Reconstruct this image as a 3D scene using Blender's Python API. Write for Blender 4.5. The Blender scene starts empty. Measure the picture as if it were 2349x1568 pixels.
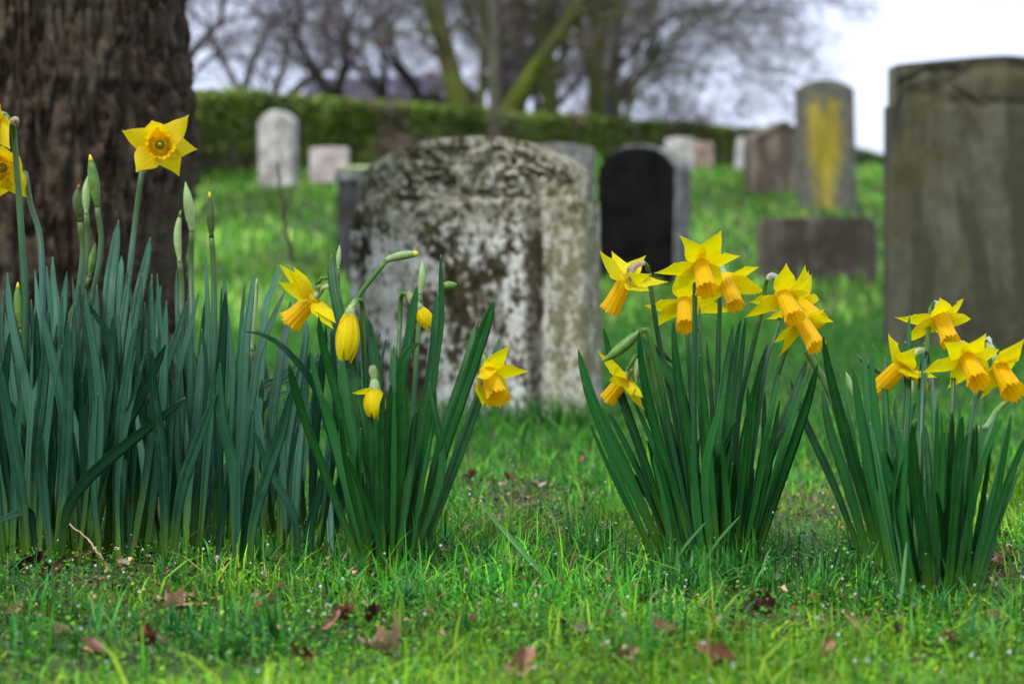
import bpy, math, random
import numpy as np
from mathutils import Vector

random.seed(7)
RNG = np.random.default_rng(7)
R = math.radians
S = bpy.context.scene
COL = S.collection

# ------------------------------------------------------------------ camera
F = 4977.0                      # focal length in the units of a 2349 px wide frame
CAMH = 0.236
PITCH = math.atan(84.0 / F)
cam_d = bpy.data.cameras.new("camera")
cam = bpy.data.objects.new("camera", cam_d)
COL.objects.link(cam)
cam.location = (0, 0, CAMH)
cam.rotation_euler = (math.pi / 2 - PITCH, 0, 0)
cam_d.sensor_width = 23.6
cam_d.lens = 50.0
cam_d.clip_start = 0.05
cam_d.clip_end = 4000
cam_d.dof.use_dof = True
cam_d.dof.focus_distance = 1.93
cam_d.dof.aperture_fstop = 5.3
S.camera = cam

# ------------------------------------------------------------------ sky and sun
SUN_EL, SUN_AZ = 52.0, 215.0
S.world = bpy.data.worlds.new("World")
W = S.world
W.use_nodes = True
wn, wl = W.node_tree.nodes, W.node_tree.links
wn.clear()
wo = wn.new("ShaderNodeOutputWorld")
bg = wn.new("ShaderNodeBackground")
sky = wn.new("ShaderNodeTexSky")
sky.sky_type = 'NISHITA'
sky.sun_disc = False
sky.sun_elevation = R(SUN_EL)
sky.sun_rotation = R(SUN_AZ)
sky.air_density = 1.5
sky.dust_density = 4.0
tc = wn.new("ShaderNodeTexCoord")
nz = wn.new("ShaderNodeTexNoise")
nz.inputs["Scale"].default_value = 2.2
nz.inputs["Detail"].default_value = 4
rp = wn.new("ShaderNodeValToRGB")
rp.color_ramp.elements[0].position = 0.3
rp.color_ramp.elements[0].color = (6.6, 7.4, 9.7, 1)
rp.color_ramp.elements[1].position = 0.7
rp.color_ramp.elements[1].color = (8.2, 8.8, 10.4, 1)
mx = wn.new("ShaderNodeMix")
mx.data_type = 'RGBA'
mx.inputs[0].default_value = 0.92
wl.new(tc.outputs["Generated"], nz.inputs["Vector"])
wl.new(nz.outputs["Fac"], rp.inputs["Fac"])
wl.new(sky.outputs["Color"], mx.inputs[6])
wl.new(rp.outputs["Color"], mx.inputs[7])
wl.new(mx.outputs[2], bg.inputs["Color"])
bg.inputs["Strength"].default_value = 0.080
wl.new(bg.outputs["Background"], wo.inputs["Surface"])

sd = bpy.data.lights.new("sun", 'SUN')
sd.energy = 1.5
sd.angle = R(14)
sd.color = (1.0, 0.97, 0.92)
so = bpy.data.objects.new("sun", sd)
COL.objects.link(so)
# sun stands behind the camera, to its left
sv = Vector((-0.42, -0.62, math.tan(R(SUN_EL)) * 0.75)).normalized()
so.rotation_euler = sv.to_track_quat('Z', 'Y').to_euler()
sky.sun_elevation = math.asin(sv.z)
sky.sun_rotation = math.atan2(sv.x, sv.y)
so.location = (0, 0, 30)

S.view_settings.view_transform = 'Standard'
S.view_settings.look = 'None'
S.view_settings.exposure = 0.90
S.view_settings.gamma = 1.0
S.render.engine = 'CYCLES'
S.cycles.use_denoising = True
S.cycles.max_bounces = 6
S.cycles.transparent_max_bounces = 8
S.cycles.caustics_refractive = False
S.cycles.caustics_reflective = False

# ------------------------------------------------------------------ numpy noise
def _h(ix, iy, iz, s):
    n = (ix.astype(np.int64) * 374761393 + iy.astype(np.int64) * 668265263 + iz.astype(np.int64) * 2147483647 // 7 + s * 1274126177) & 0xFFFFFFFF
    n = ((n ^ (n >> 13)) * 1274126177) & 0xFFFFFFFF
    n = ((n ^ (n >> 16)) * 2246822519) & 0xFFFFFFFF
    return ((n ^ (n >> 15)) & 0xFFFFFF) / float(0xFFFFFF)

def vn(x, y, z=0.0, s=0):
    x, y, z = np.broadcast_arrays(np.asarray(x, float), np.asarray(y, float), np.asarray(z, float))
    ix, iy, iz = np.floor(x), np.floor(y), np.floor(z)
    fx, fy, fz = x - ix, y - iy, z - iz
    fx, fy, fz = [f * f * (3 - 2 * f) for f in (fx, fy, fz)]
    o = 0
    for a in (0, 1):
        for b in (0, 1):
            for c in (0, 1):
                w = (fx if a else 1 - fx) * (fy if b else 1 - fy) * (fz if c else 1 - fz)
                o = o + w * _h(ix + a, iy + b, iz + c, s)
    return o * 2 - 1

def fbm(x, y, z=0.0, o=4, s=0):
    t, a = 0, 1.0
    for i in range(o):
        t = t + a * vn(np.asarray(x) * 2 ** i, np.asarray(y) * 2 ** i, np.asarray(z) * 2 ** i, s + i)
        a *= 0.5
    return t / 1.7

# ------------------------------------------------------------------ terrain
_kd = np.array([-400, 0, 2, 5, 6, 7.5, 10, 12, 14.5, 18, 21.5, 25, 29, 40, 58, 75, 90, 150, 400, 2500.])
_kz = np.array([0, 0, 0, 0, .019, .078, .166, .236, .353, .724, 1.156, 1.602, 1.926, 2.616, 3.755, 4.28, 4.4, 4.0, 2.0, 0.0])
def terrain(x, y):
    x = np.asarray(x, float)
    y = np.asarray(y, float)
    z = 0
    for o, w in ((-1, .25), (-.5, .25), (0, 0), (.5, .25), (1, .25)):
        s = np.clip(np.abs(y) * 0.12, 0.1, 3)
        z = z + w * np.interp(y + o * s, _kd, _kz)
    a = np.clip((y - 4) / 10, 0, 1)
    z = z + a * 0.09 * fbm(x * .55, y * .45, 0, 3, 5)
    z = z + 0.006 * fbm(x * 9, y * 9, 0, 3, 11) * np.clip(1 - (y - 6) / 6, 0.1, 1)
    return z

def ray(u, v):
    x, yy = (u - 1174.5) / F, -(v - 784) / F
    return np.array([x, math.cos(PITCH) + yy * math.sin(PITCH), -math.sin(PITCH) + yy * math.cos(PITCH)])

def P(u, v, d):
    r = ray(u, v)
    return np.array([0, 0, CAMH]) + r * (d / r[1])

def G(u, v):
    r = ray(u, v)
    d = 1.0
    while d < 120:
        p = P(u, v, d)
        if p[2] < float(terrain(p[0], p[1])):
            break
        d *= 1.01
    p[2] = float(terrain(p[0], p[1]))
    return p

# ------------------------------------------------------------------ object helpers
def mesh_np(name, V, Q, col=None, uv=None, smooth=True):
    V = np.asarray(V, np.float32)
    Q = np.asarray(Q, np.int32)
    me = bpy.data.meshes.new(name)
    k = Q.shape[1]
    me.vertices.add(len(V))
    me.vertices.foreach_set("co", V.ravel())
    me.loops.add(Q.size)
    me.loops.foreach_set("vertex_index", Q.ravel())
    me.polygons.add(len(Q))
    me.polygons.foreach_set("loop_start", np.arange(0, Q.size, k, dtype=np.int32))
    me.polygons.foreach_set("loop_total", np.full(len(Q), k, np.int32))
    if smooth:
        me.polygons.foreach_set("use_smooth", np.ones(len(Q), bool))
    if col is not None:
        a = me.color_attributes.new("Col", 'FLOAT_COLOR', 'POINT')
        c = np.ones((len(V), 4), np.float32)
        c[:, :3] = col
        a.data.foreach_set("color", c.ravel())
    if uv is not None:
        l = me.uv_layers.new(name="UVMap")
        l.data.foreach_set("uv", np.asarray(uv, np.float32)[Q.ravel()].ravel())
    me.update()
    me.validate()
    return me

class MB:
    """collects geometry of one mesh"""
    def __init__(s):
        s.v, s.f, s.uv = [], [], []
    def add(s, V, Fc, uv=None):
        o = len(s.v)
        s.v += [tuple(map(float, p)) for p in V]
        s.f += [tuple(i + o for i in f) for f in Fc]
        s.uv += [tuple(map(float, q)) for q in uv] if uv is not None else [(0.5, 0.5)] * len(V)
    def mesh(s, name, smooth=True):
        me = bpy.data.meshes.new(name)
        me.from_pydata(s.v, [], s.f)
        if smooth:
            me.polygons.foreach_set("use_smooth", [True] * len(me.polygons))
        l = me.uv_layers.new(name="UVMap")
        for lp in me.loops:
            l.data[lp.index].uv = s.uv[lp.vertex_index]
        me.update()
        return me

def link(name, me, m=None, parent=None):
    o = bpy.data.objects.new(name, me)
    COL.objects.link(o)
    if m is not None:
        me.materials.append(m)
    if parent is not None:
        o.parent = parent
        pl = parent
        off = Vector((0, 0, 0))
        while pl is not None:
            off += pl.location
            pl = pl.parent
        # parts are authored in world space; shift them into the parent's space (things keep zero rotation)
        o.location = -off
    return o

def tag(o, label, cat, group=None, kind=None):
    o["label"] = label
    if cat:
        o["category"] = cat
    if group:
        o["group"] = group
    if kind:
        o["kind"] = kind
    return o

def empty(name, loc, label, cat, group=None):
    o = bpy.data.objects.new(name, None)
    COL.objects.link(o)
    o.location = tuple(map(float, loc))
    o.empty_display_size = 0.05
    return tag(o, label, cat, group)

def nrm(a):
    a = np.asarray(a, float)
    return a / (np.linalg.norm(a) + 1e-12)

def spline(pts, n):
    """Catmull-Rom through pts, resampled evenly to n points"""
    p = np.asarray(pts, float)
    if len(p) == 2:
        return p[0] + (p[1] - p[0]) * np.linspace(0, 1, n)[:, None]
    q = np.vstack([2 * p[0] - p[1], p, 2 * p[-1] - p[-2]])
    out = []
    for i in range(1, len(q) - 2):
        for t in np.linspace(0, 1, 12, endpoint=False):
            a, b, c, d = q[i - 1], q[i], q[i + 1], q[i + 2]
            out.append(.5 * (2 * b + (c - a) * t + (2 * a - 5 * b + 4 * c - d) * t * t + (3 * b - a - 3 * c + d) * t ** 3))
    out.append(p[-1])
    out = np.array(out)
    L = np.r_[0, np.cumsum(np.linalg.norm(np.diff(out, axis=0), axis=1))]
    s = np.linspace(0, L[-1], n)
    return np.stack([np.interp(s, L, out[:, k]) for k in range(3)], 1)

def tube(mb, pts, rad, sides=8, cap=True):
    p = np.asarray(pts, float)
    n = len(p)
    rad = np.broadcast_to(rad, (n,))
    T = np.gradient(p, axis=0)
    T = T / (np.linalg.norm(T, axis=1)[:, None] + 1e-12)
    s = np.cross(T[0], (0.3, 1, 0.1))
    V, uv = [], []
    for i in range(n):
        s = nrm(s - T[i] * np.dot(s, T[i]))
        b = np.cross(T[i], s)
        for k in range(sides):
            a = 2 * math.pi * k / sides
            V.append(p[i] + rad[i] * (math.cos(a) * s + math.sin(a) * b))
            uv.append((k / sides, i / (n - 1)))
    Fc = [(i * sides + k, i * sides + (k + 1) % sides, (i + 1) * sides + (k + 1) % sides, (i + 1) * sides + k) for i in range(n - 1) for k in range(sides)]
    if cap:
        Fc += [tuple(range(sides))[::-1], tuple((n - 1) * sides + k for k in range(sides))]
    mb.add(V, Fc, uv)

# ------------------------------------------------------------------ materials
class NT:
    def __init__(s, name):
        s.m = bpy.data.materials.new(name)
        s.m.use_nodes = True
        s.t = s.m.node_tree
        s.n, s.l = s.t.nodes, s.t.links
        s.p = s.n["Principled BSDF"]
        s.o = s.n["Material Output"]
    def set(s, **k):
        for a, v in k.items():
            s.p.inputs[a.replace("_", " ")].default_value = v
    def obj(s, scale=(1, 1, 1), coord="Object"):
        t = s.n.new("ShaderNodeTexCoord")
        m = s.n.new("ShaderNodeMapping")
        m.inputs["Scale"].default_value = scale
        s.l.new(t.outputs[coord], m.inputs["Vector"])
        return m.outputs["Vector"]
    def noise(s, vec, scale, detail=5, rough=.6, dist=0.0):
        t = s.n.new("ShaderNodeTexNoise")
        t.inputs["Scale"].default_value = scale
        t.inputs["Detail"].default_value = detail
        t.inputs["Roughness"].default_value = rough
        t.inputs["Distortion"].default_value = dist
        s.l.new(vec, t.inputs["Vector"])
        return t.outputs["Fac"]
    def voro(s, vec, scale, out="Distance"):
        t = s.n.new("ShaderNodeTexVoronoi")
        t.inputs["Scale"].default_value = scale
        s.l.new(vec, t.inputs["Vector"])
        return t.outputs[out]
    def ramp(s, fac, stops):
        r = s.n.new("ShaderNodeValToRGB")
        e = r.color_ramp.elements
        while len(e) > 1:
            e.remove(e[-1])
        for i, (p, c) in enumerate(stops):
            if i == 0:
                e[0].position = p
                x = e[0]
            else:
                x = e.new(p)
            x.color = (c, c, c, 1) if not isinstance(c, tuple) else (*c, 1)
        s.l.new(fac, r.inputs["Fac"])
        return r.outputs["Color"]
    def mix(s, fac, a, b, mode='MIX'):
        m = s.n.new("ShaderNodeMix")
        m.data_type = 'RGBA'
        m.blend_type = mode
        for i, x in ((0, fac), (6, a), (7, b)):
            if isinstance(x, (int, float)):
                m.inputs[i].default_value = x
            elif isinstance(x, tuple):
                m.inputs[i].default_value = (*x, 1)
            else:
                s.l.new(x, m.inputs[i])
        return m.outputs[2]
    def math(s, op, a, b=0.0):
        m = s.n.new("ShaderNodeMath")
        m.operation = op
        for i, x in ((0, a), (1, b)):
            if isinstance(x, (int, float)):
                m.inputs[i].default_value = x
            else:
                s.l.new(x, m.inputs[i])
        return m.outputs[0]
    def bump(s, h, strength=.5, dist=.01):
        b = s.n.new("ShaderNodeBump")
        b.inputs["Strength"].default_value = strength
        b.inputs["Distance"].default_value = dist
        s.l.new(h, b.inputs["Height"])
        s.l.new(b.outputs["Normal"], s.p.inputs["Normal"])
    def col(s, c):
        s.l.new(c, s.p.inputs["Base Color"])
        s.c = c
    def transl(s, fac, gain=(1.1, 1.15, .8)):
        """thin-leaf translucency mixed over the principled shader"""
        t = s.n.new("ShaderNodeBsdfTranslucent")
        c = s.mix(1.0, s.c, gain, 'MULTIPLY')
        s.l.new(c, t.inputs["Color"])
        mxs = s.n.new("ShaderNodeMixShader")
        mxs.inputs[0].default_value = fac
        s.l.new(s.p.outputs[0], mxs.inputs[1])
        s.l.new(t.outputs[0], mxs.inputs[2])
        s.l.new(mxs.outputs[0], s.o.inputs["Surface"])
    def uvx(s):
        t = s.n.new("ShaderNodeUVMap")
        t.uv_map = "UVMap"
        x = s.n.new("ShaderNodeSeparateXYZ")
        s.l.new(t.outputs[0], x.inputs[0])
        return x.outputs[0], x.outputs[1]
    def rand(s):
        o = s.n.new("ShaderNodeObjectInfo")
        return o.outputs["Random"]

def simple(name, col, rough=.6, var=.25, scale=40, spec=.4, coat=0.0):
    t = NT(name)
    f = t.noise(t.obj(), scale)
    c2 = tuple(min(1, x * (1 + var)) for x in col)
    c1 = tuple(x * (1 - var) for x in col)
    t.col(t.ramp(f, [(.3, c1), (.7, c2)]))
    t.set(Roughness=rough)
    t.p.inputs["Specular IOR Level"].default_value = spec
    t.bump(f, .2, .002)
    return t.m

def leaf_mat(name, lo, hi, basec, rough=.42, spec=.45, coat=.15):
    t = NT(name)
    ux, uy = t.uvx()
    r = t.rand()
    base = t.ramp(r, [(0, lo), (.45, tuple(a * .6 + b * .4 for a, b in zip(lo, hi))), (.8, hi), (1, (hi[0] * 1.6, hi[1] * 1.25, hi[2] * 1.6))])
    n = t.noise(t.obj(), 60, 3)
    base = t.mix(t.ramp(n, [(.35, 0), (.7, .35)]), base, hi)
    # fine parallel veins
    w = t.math('SINE', t.math('MULTIPLY', ux, 75.0))
    st = t.ramp(w, [(0, 0.0), (1, .22)])
    base = t.mix(st, base, tuple(min(1, x * 1.9) for x in hi))
    # paler mid keel
    k = t.math('ABSOLUTE', t.math('SUBTRACT', ux, .5))
    base = t.mix(t.ramp(k, [(0, .35), (.05, 0)]), base, tuple(min(1, x * 2.0 + .01) for x in hi))
    cmb = t.n.new("ShaderNodeCombineXYZ")
    t.l.new(t.math('MULTIPLY', ux, 3.0), cmb.inputs[0])
    t.l.new(t.math('MULTIPLY', uy, 14.0), cmb.inputs[1])
    t.l.new(t.math('MULTIPLY', r, 50.0), cmb.inputs[2])
    bl_ = t.noise(cmb.outputs[0], 1.0, 5, .65)
    base = t.mix(t.ramp(bl_, [(.52, 0), (.72, .30)]), base, tuple(min(1, x * 1.6 + .012) for x in hi))
    sp_ = t.noise(cmb.outputs[0], 4.5, 3, .6)
    base = t.mix(t.ramp(sp_, [(.70, 0), (.76, .7)]), base, (.12, .11, .03))
    # yellow-green foot of the leaf, pale tip
    base = t.mix(t.ramp(uy, [(0, 1), (.13, .75), (.34, 0)]), base, basec)
    base = t.mix(t.ramp(uy, [(.985, 0), (1, .7)]), base, (.35, .33, .10))
    t.col(base)
    t.set(Roughness=rough)
    t.p.inputs["Specular IOR Level"].default_value = spec
    t.bump(w, .25, .0006)
    t.transl(.24, (.8, 1.7, .30))
    return t.m

M = {}
M["leaf_blue"] = leaf_mat("glaucous_leaf", (.003, .038, .014), (.044, .158, .088), (.12, .25, .012), .42, .34)
M["leaf_green"] = leaf_mat("green_leaf", (.003, .036, .004), (.024, .155, .030), (.08, .20, .008), .36, .36)
M["stem_blue"] = leaf_mat("stem_blue", (.018, .085, .055), (.035, .13, .09), (.09, .17, .03), .4, .5)
M["stem_green"] = leaf_mat("stem_green", (.012, .075, .022), (.022, .11, .035), (.10, .22, .02), .38, .5)

def petal_mat(name, c1, c2, c3):
    t = NT(name)
    ux, uy = t.uvx()
    w = t.math('SINE', t.math('MULTIPLY', ux, 42.0))
    n = t.noise(t.obj(), 90, 3)
    base = t.ramp(uy, [(0, c1), (.35, c2), (.93, c2), (1, c3)])
    base = t.mix(t.ramp(w, [(.3, 0.0), (1, .12)]), base, tuple(x * .85 for x in c1))
    base = t.mix(t.ramp(n, [(.4, 0), (.75, .25)]), base, tuple(x * .85 for x in c2))
    t.col(base)
    t.set(Roughness=.5)
    t.p.inputs["Specular IOR Level"].default_value = .3
    cmb = t.n.new("ShaderNodeCombineXYZ")
    t.l.new(t.math('MULTIPLY', ux, 5.0), cmb.inputs[0])
    t.l.new(t.math('MULTIPLY', uy, 1.6), cmb.inputs[1])
    t.l.new(t.rand(), cmb.inputs[2])
    cr = t.noise(cmb.outputs[0], 2.2, 4, .6)
    t.bump(t.math('ADD', cr, t.math('MULTIPLY', w, .06)), .8, .0012)
    t.transl(.5, (1.1, 1.1, .6))
    return t.m
M["petal"] = petal_mat("petal_yellow", (.93, .68, .002), (.95, .84, .004), (.93, .84, .10))
M["petal_big"] = petal_mat("petal_golden", (.88, .58, .005), (.90, .70, .012), (.9, .76, .12))
M["trumpet"] = petal_mat("trumpet_orange", (.96, .76, .003), (.97, .63, .003), (.96, .44, .002))
M["trumpet_big"] = petal_mat("trumpet_golden", (.94, .70, .005), (.95, .66, .004), (.95, .62, .01))
M["spathe_tan"] = simple("papery_tan", (.36, .27, .17), .7, .35, 120)
M["spathe_green"] = simple("papery_green", (.24, .33, .12), .6, .35, 120)
M["spathe_white"] = simple("papery_white", (.34, .34, .31), .6, .35, 120)
M["bud_green"] = simple("bud_green", (.10, .21, .03), .45, .35, 90)
M["bud_dark"] = simple("bud_dark", (.055, .095, .012), .45, .35, 90)
M["bud_pale"] = simple("bud_pale", (.30, .44, .16), .5, .2, 90)
M["bud_yellow"] = simple("bud_yellow", (.65, .55, .02), .5, .15, 90)
M["wilt"] = simple("wilted_brown", (.30, .10, .02), .7, .4, 200)

def attr_mat(name, rough=.5, tr=.25, gain=(1.0, 1.25, .5), spec=.22):
    t = NT(name)
    a = t.n.new("ShaderNodeVertexColor")
    a.layer_name = "Col"
    t.col(a.outputs["Color"])
    t.set(Roughness=rough)
    t.p.inputs["Specular IOR Level"].default_value = spec
    if tr:
        t.transl(tr, gain)
    return t.m
M["grass"] = attr_mat("grass_blades", .45, .3)
M["litter"] = attr_mat("litter_bits", .75, 0)

# ground
t = NT("ground_soil")
v = t.obj()
n1, n2, n3 = t.noise(v, 1.3, 4), t.noise(v, 22, 6), t.noise(v, 160, 5)
soil = t.ramp(n2, [(.3, (.018, .011, .006)), (.55, (.06, .038, .022)), (.75, (.14, .10, .07))])
moss = t.ramp(n3, [(.3, (.012, .035, .006)), (.6, (.05, .11, .012)), (.8, (.12, .19, .02))])
t.col(t.mix(t.ramp(t.math('ADD', t.math('MULTIPLY', n2, .5), t.math('MULTIPLY', n1, .5)), [(.44, 0), (.54, 1)]), soil, moss))
t.set(Roughness=.85)
t.bump(t.math('ADD', n2, n3), .8, .01)
M["ground"] = t.m

def stone_mat(name, base, dark, lich, lo=.45, scale=18, streak=3.0, ochre=None, rough=.85, moss=None, fine=70.0):
    t = NT(name)
    v = t.obj()
    vs = t.obj((1, 1, 1.0 / streak))
    a = t.noise(v, scale, 8, .7)
    b = t.noise(vs, scale * .55, 6, .65, .6)
    c = t.noise(v, fine, 6, .7)
    col = t.ramp(a, [(.32, dark), (.48, base), (.7, tuple(min(1, x * 1.35) for x in base))])
    col = t.mix(t.ramp(b, [(.42, 0), (.50, .85)]), col, dark)
    col = t.mix(t.ramp(t.math('ADD', t.math('MULTIPLY', a, .45), t.math('MULTIPLY', c, .55)), [(lo, 0), (lo + .05, .9)]), col, lich)
    if ochre:
        col = t.mix(t.ramp(t.noise(v, scale * .35, 5), [(.52, 0), (.62, .6)]), col, ochre)
    if moss:
        x = t.n.new("ShaderNodeSeparateXYZ")
        t.l.new(v, x.inputs[0])
        g = t.math('ADD', x.outputs[2], t.math('MULTIPLY', t.math('SUBTRACT', b, .5), .5))
        col = t.mix(t.ramp(g, [(0.02, .8), (.16, 0)]), col, moss)
    t.col(col)
    t.set(Roughness=rough)
    t.p.inputs["Specular IOR Level"].default_value = .25
    t.bump(t.math('ADD', a, c), .7, .006)
    return t.m

t = NT("lichened_headstone")
v = t.obj()
vs = t.obj((1, 1, .45))
a = t.noise(vs, 24, 7, .72, .3)
b = t.noise(v, 52, 6, .78)
big = t.noise(v, 4.5, 4, .6)
vst = t.obj((1, 1, .12))
col = t.ramp(a, [(.32, (.014, .012, .005)), (.46, (.050, .040, .018)), (.56, (.14, .12, .065)), (.72, (.26, .235, .15))])
s1 = t.math('ADD', t.math('MULTIPLY', a, .42), t.math('ADD', t.math('MULTIPLY', b, .33), t.math('MULTIPLY', big, .25)))
col = t.mix(t.ramp(s1, [(.490, 0), (.512, .96)]), col, (.74, .75, .67))
col = t.mix(t.ramp(t.voro(vs, 70), [(.18, .92), (.36, 0)]), col, (.030, .026, .014))
oc = t.noise(v, 9, 5)
col = t.mix(t.ramp(oc, [(.55, 0), (.68, .55)]), col, (.17, .14, .055))
st = t.noise(vst, 16, 4, .6)
col = t.mix(t.ramp(st, [(.57, 0), (.66, .7)]), col, (.05, .043, .025))
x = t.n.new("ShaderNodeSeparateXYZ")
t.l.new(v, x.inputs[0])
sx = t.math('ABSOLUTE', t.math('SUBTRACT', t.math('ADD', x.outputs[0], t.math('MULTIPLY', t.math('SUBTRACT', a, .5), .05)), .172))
col = t.mix(t.ramp(sx, [(.008, .85), (.028, 0)]), col, (.05, .04, .022))  # brown streak painted along the groove, deepening its shade in the colour
rc = t.math('ADD', x.outputs[0], t.math('MULTIPLY', t.math('SUBTRACT', a, .5), .08))
col = t.mix(t.ramp(rc, [(.195, 0), (.215, .5)]), col, (.40, .38, .22))
# olive algae along the carved head
hd = t.math('ADD', x.outputs[2], t.math('MULTIPLY', t.math('SUBTRACT', big, .5), .25))
col = t.mix(t.ramp(hd, [(.42, 0), (.50, .72)]), col, t.ramp(b, [(.42, (.045, .038, .014)), (.50, (.22, .20, .10)), (.60, (.60, .59, .46))]))
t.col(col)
t.set(Roughness=.9)
t.p.inputs["Specular IOR Level"].default_value = .2
t.bump(t.math('ADD', a, b), .8, .008)
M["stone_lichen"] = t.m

M["stone_olive"] = stone_mat("olive_sandstone", (.10, .098, .062), (.046, .045, .026), (.12, .12, .085), .60, 7, 4, (.085, .07, .02), fine=40)
M["stone_grey"] = stone_mat("grey_granite", (.27, .27, .25), (.09, .09, .085), (.30, .30, .28), .55, 14, 2)
M["stone_dark"] = stone_mat("dark_slate_stone", (.055, .055, .055), (.03, .03, .03), (.09, .09, .09), .56, 14, 2)
M["stone_block"] = stone_mat("stained_block", (.115, .098, .076), (.030, .025, .018), (.24, .22, .19), .57, 5, 5)
M["stone_tan"] = stone_mat("tan_sandstone", (.20, .165, .12), (.08, .06, .045), (.24, .21, .16), .6, 4, 3)
M["stone_pale"] = stone_mat("pale_limestone", (.42, .41, .36), (.22, .20, .18), (.62, .60, .58), .5, 6, 3)
M["stone_pink"] = stone_mat("pinkish_stone", (.48, .43, .41), (.36, .28, .26), (.66, .60, .58), .5, 5, 3)
M["stone_rust"] = stone_mat("rust_stone", (.36, .24, .18), (.18, .12, .09), (.46, .36, .30), .5, 4, 3)
M["black_polish"] = simple("black_polished_granite", (.0055, .0055, .005), .5, .8, 5, .05)
M["moss_top"] = simple("mossy_ledge", (.45, .50, .30), .9, .4, 30)

# ------------------------------------------------------------------ ground sheet
def build_ground():
    ys = np.concatenate([np.linspace(-60, 0.6, 12), np.linspace(.7, 6, 200), np.linspace(6.15, 30, 130), np.linspace(31, 100, 60), np.geomspace(106, 2400, 22)])
    ts = np.linspace(-1, 1, 161)
    ts = np.sign(ts) * np.abs(ts) ** 1.6
    Y, T = np.meshgrid(ys, ts, indexing="ij")
    wdt = np.where(Y < 30, 3 + np.abs(Y) * 1.2, 3 + 36 + (Y - 30) * 3.0)
    X = T * wdt
    Z = terrain(X, Y)
    V = np.stack([X, Y, Z], -1).reshape(-1, 3)
    ny, nx = Y.shape
    i = np.arange(ny - 1)[:, None] * nx + np.arange(nx - 1)[None]
    Q = np.stack([i, i + 1, i + nx + 1, i + nx], -1).reshape(-1, 4)
    o = link("ground", mesh_np("ground", V, Q), M["ground"])
    tag(o, "grassy churchyard slope rising towards a hedge", None, kind="structure")
build_ground()

# ------------------------------------------------------------------ grass
def blades(n_, X, Y, hgt, wid, colr, lean=.55, seed=1):
    g = np.random.default_rng(seed)
    n_ = len(X)
    Z = terrain(X, Y) - .002
    az = g.uniform(0, 2 * math.pi, n_)
    ln = g.uniform(.05, 1, n_) ** 1.3 * lean * 1.6
    wa = az + math.pi / 2 + g.normal(0, .5, n_)
    V = np.zeros((n_, 8, 3))
    for k, tt in enumerate((0, .38, .74, 1.0)):
        px = X + np.cos(az) * ln * hgt * tt ** 2
        py = Y + np.sin(az) * ln * hgt * tt ** 2
        pz = Z + hgt * (tt - .38 * ln * tt ** 2.4)
        w = wid * (1, .95, .62, .06)[k] * .5
        for s_, j in ((-1, 0), (1, 1)):
            V[:, 2 * k + j, 0] = px + s_ * w * np.cos(wa)
            V[:, 2 * k + j, 1] = py + s_ * w * np.sin(wa)
            V[:, 2 * k + j, 2] = pz
    b = np.arange(n_)[:, None, None] * 8
    q = np.array([[0, 1, 3, 2], [2, 3, 5, 4], [4, 5, 7, 6]])
    Q = (b + q[None]).reshape(-1, 4)
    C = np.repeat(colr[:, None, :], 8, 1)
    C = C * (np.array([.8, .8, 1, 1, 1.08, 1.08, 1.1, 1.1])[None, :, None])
    return V.reshape(-1, 3), Q, C.reshape(-1, 3)

def palette(g, n_, cols, wts, jit=.25):
    i = g.choice(len(cols), n_, p=np.array(wts) / sum(wts))
    c = np.array(cols)[i] * np.exp(g.normal(0, jit, (n_, 1)))
    return c * np.exp(g.normal(0, .06, (n_, 3)))

GR = [(.045, .235, .020), (.095, .36, .026), (.014, .085, .015), (.22, .44, .02), (.26, .22, .09), (.10, .05, .025)]

def frustum_pts(g, n_, y0, y1, spread, pw=1.0, margin=.25):
    y = y0 + (y1 - y0) * g.uniform(0, 1, n_) ** pw
    x = g.uniform(-1, 1, n_) * (y * .236 * spread + margin)
    return x, y

WORN = [(1180, 1165, 190, 75, .85), (1290, 1235, 90, 45, .6), (2300, 1335, 90, 45, .9), (690, 1300, 330, 40, .65), (240, 1320, 200, 32, .75), (1850, 1230, 90, 60, .6), (760, 1470, 130, 25, .3), (400, 1440, 110, 25, .35), (1800, 1440, 130, 25, .35)]

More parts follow.
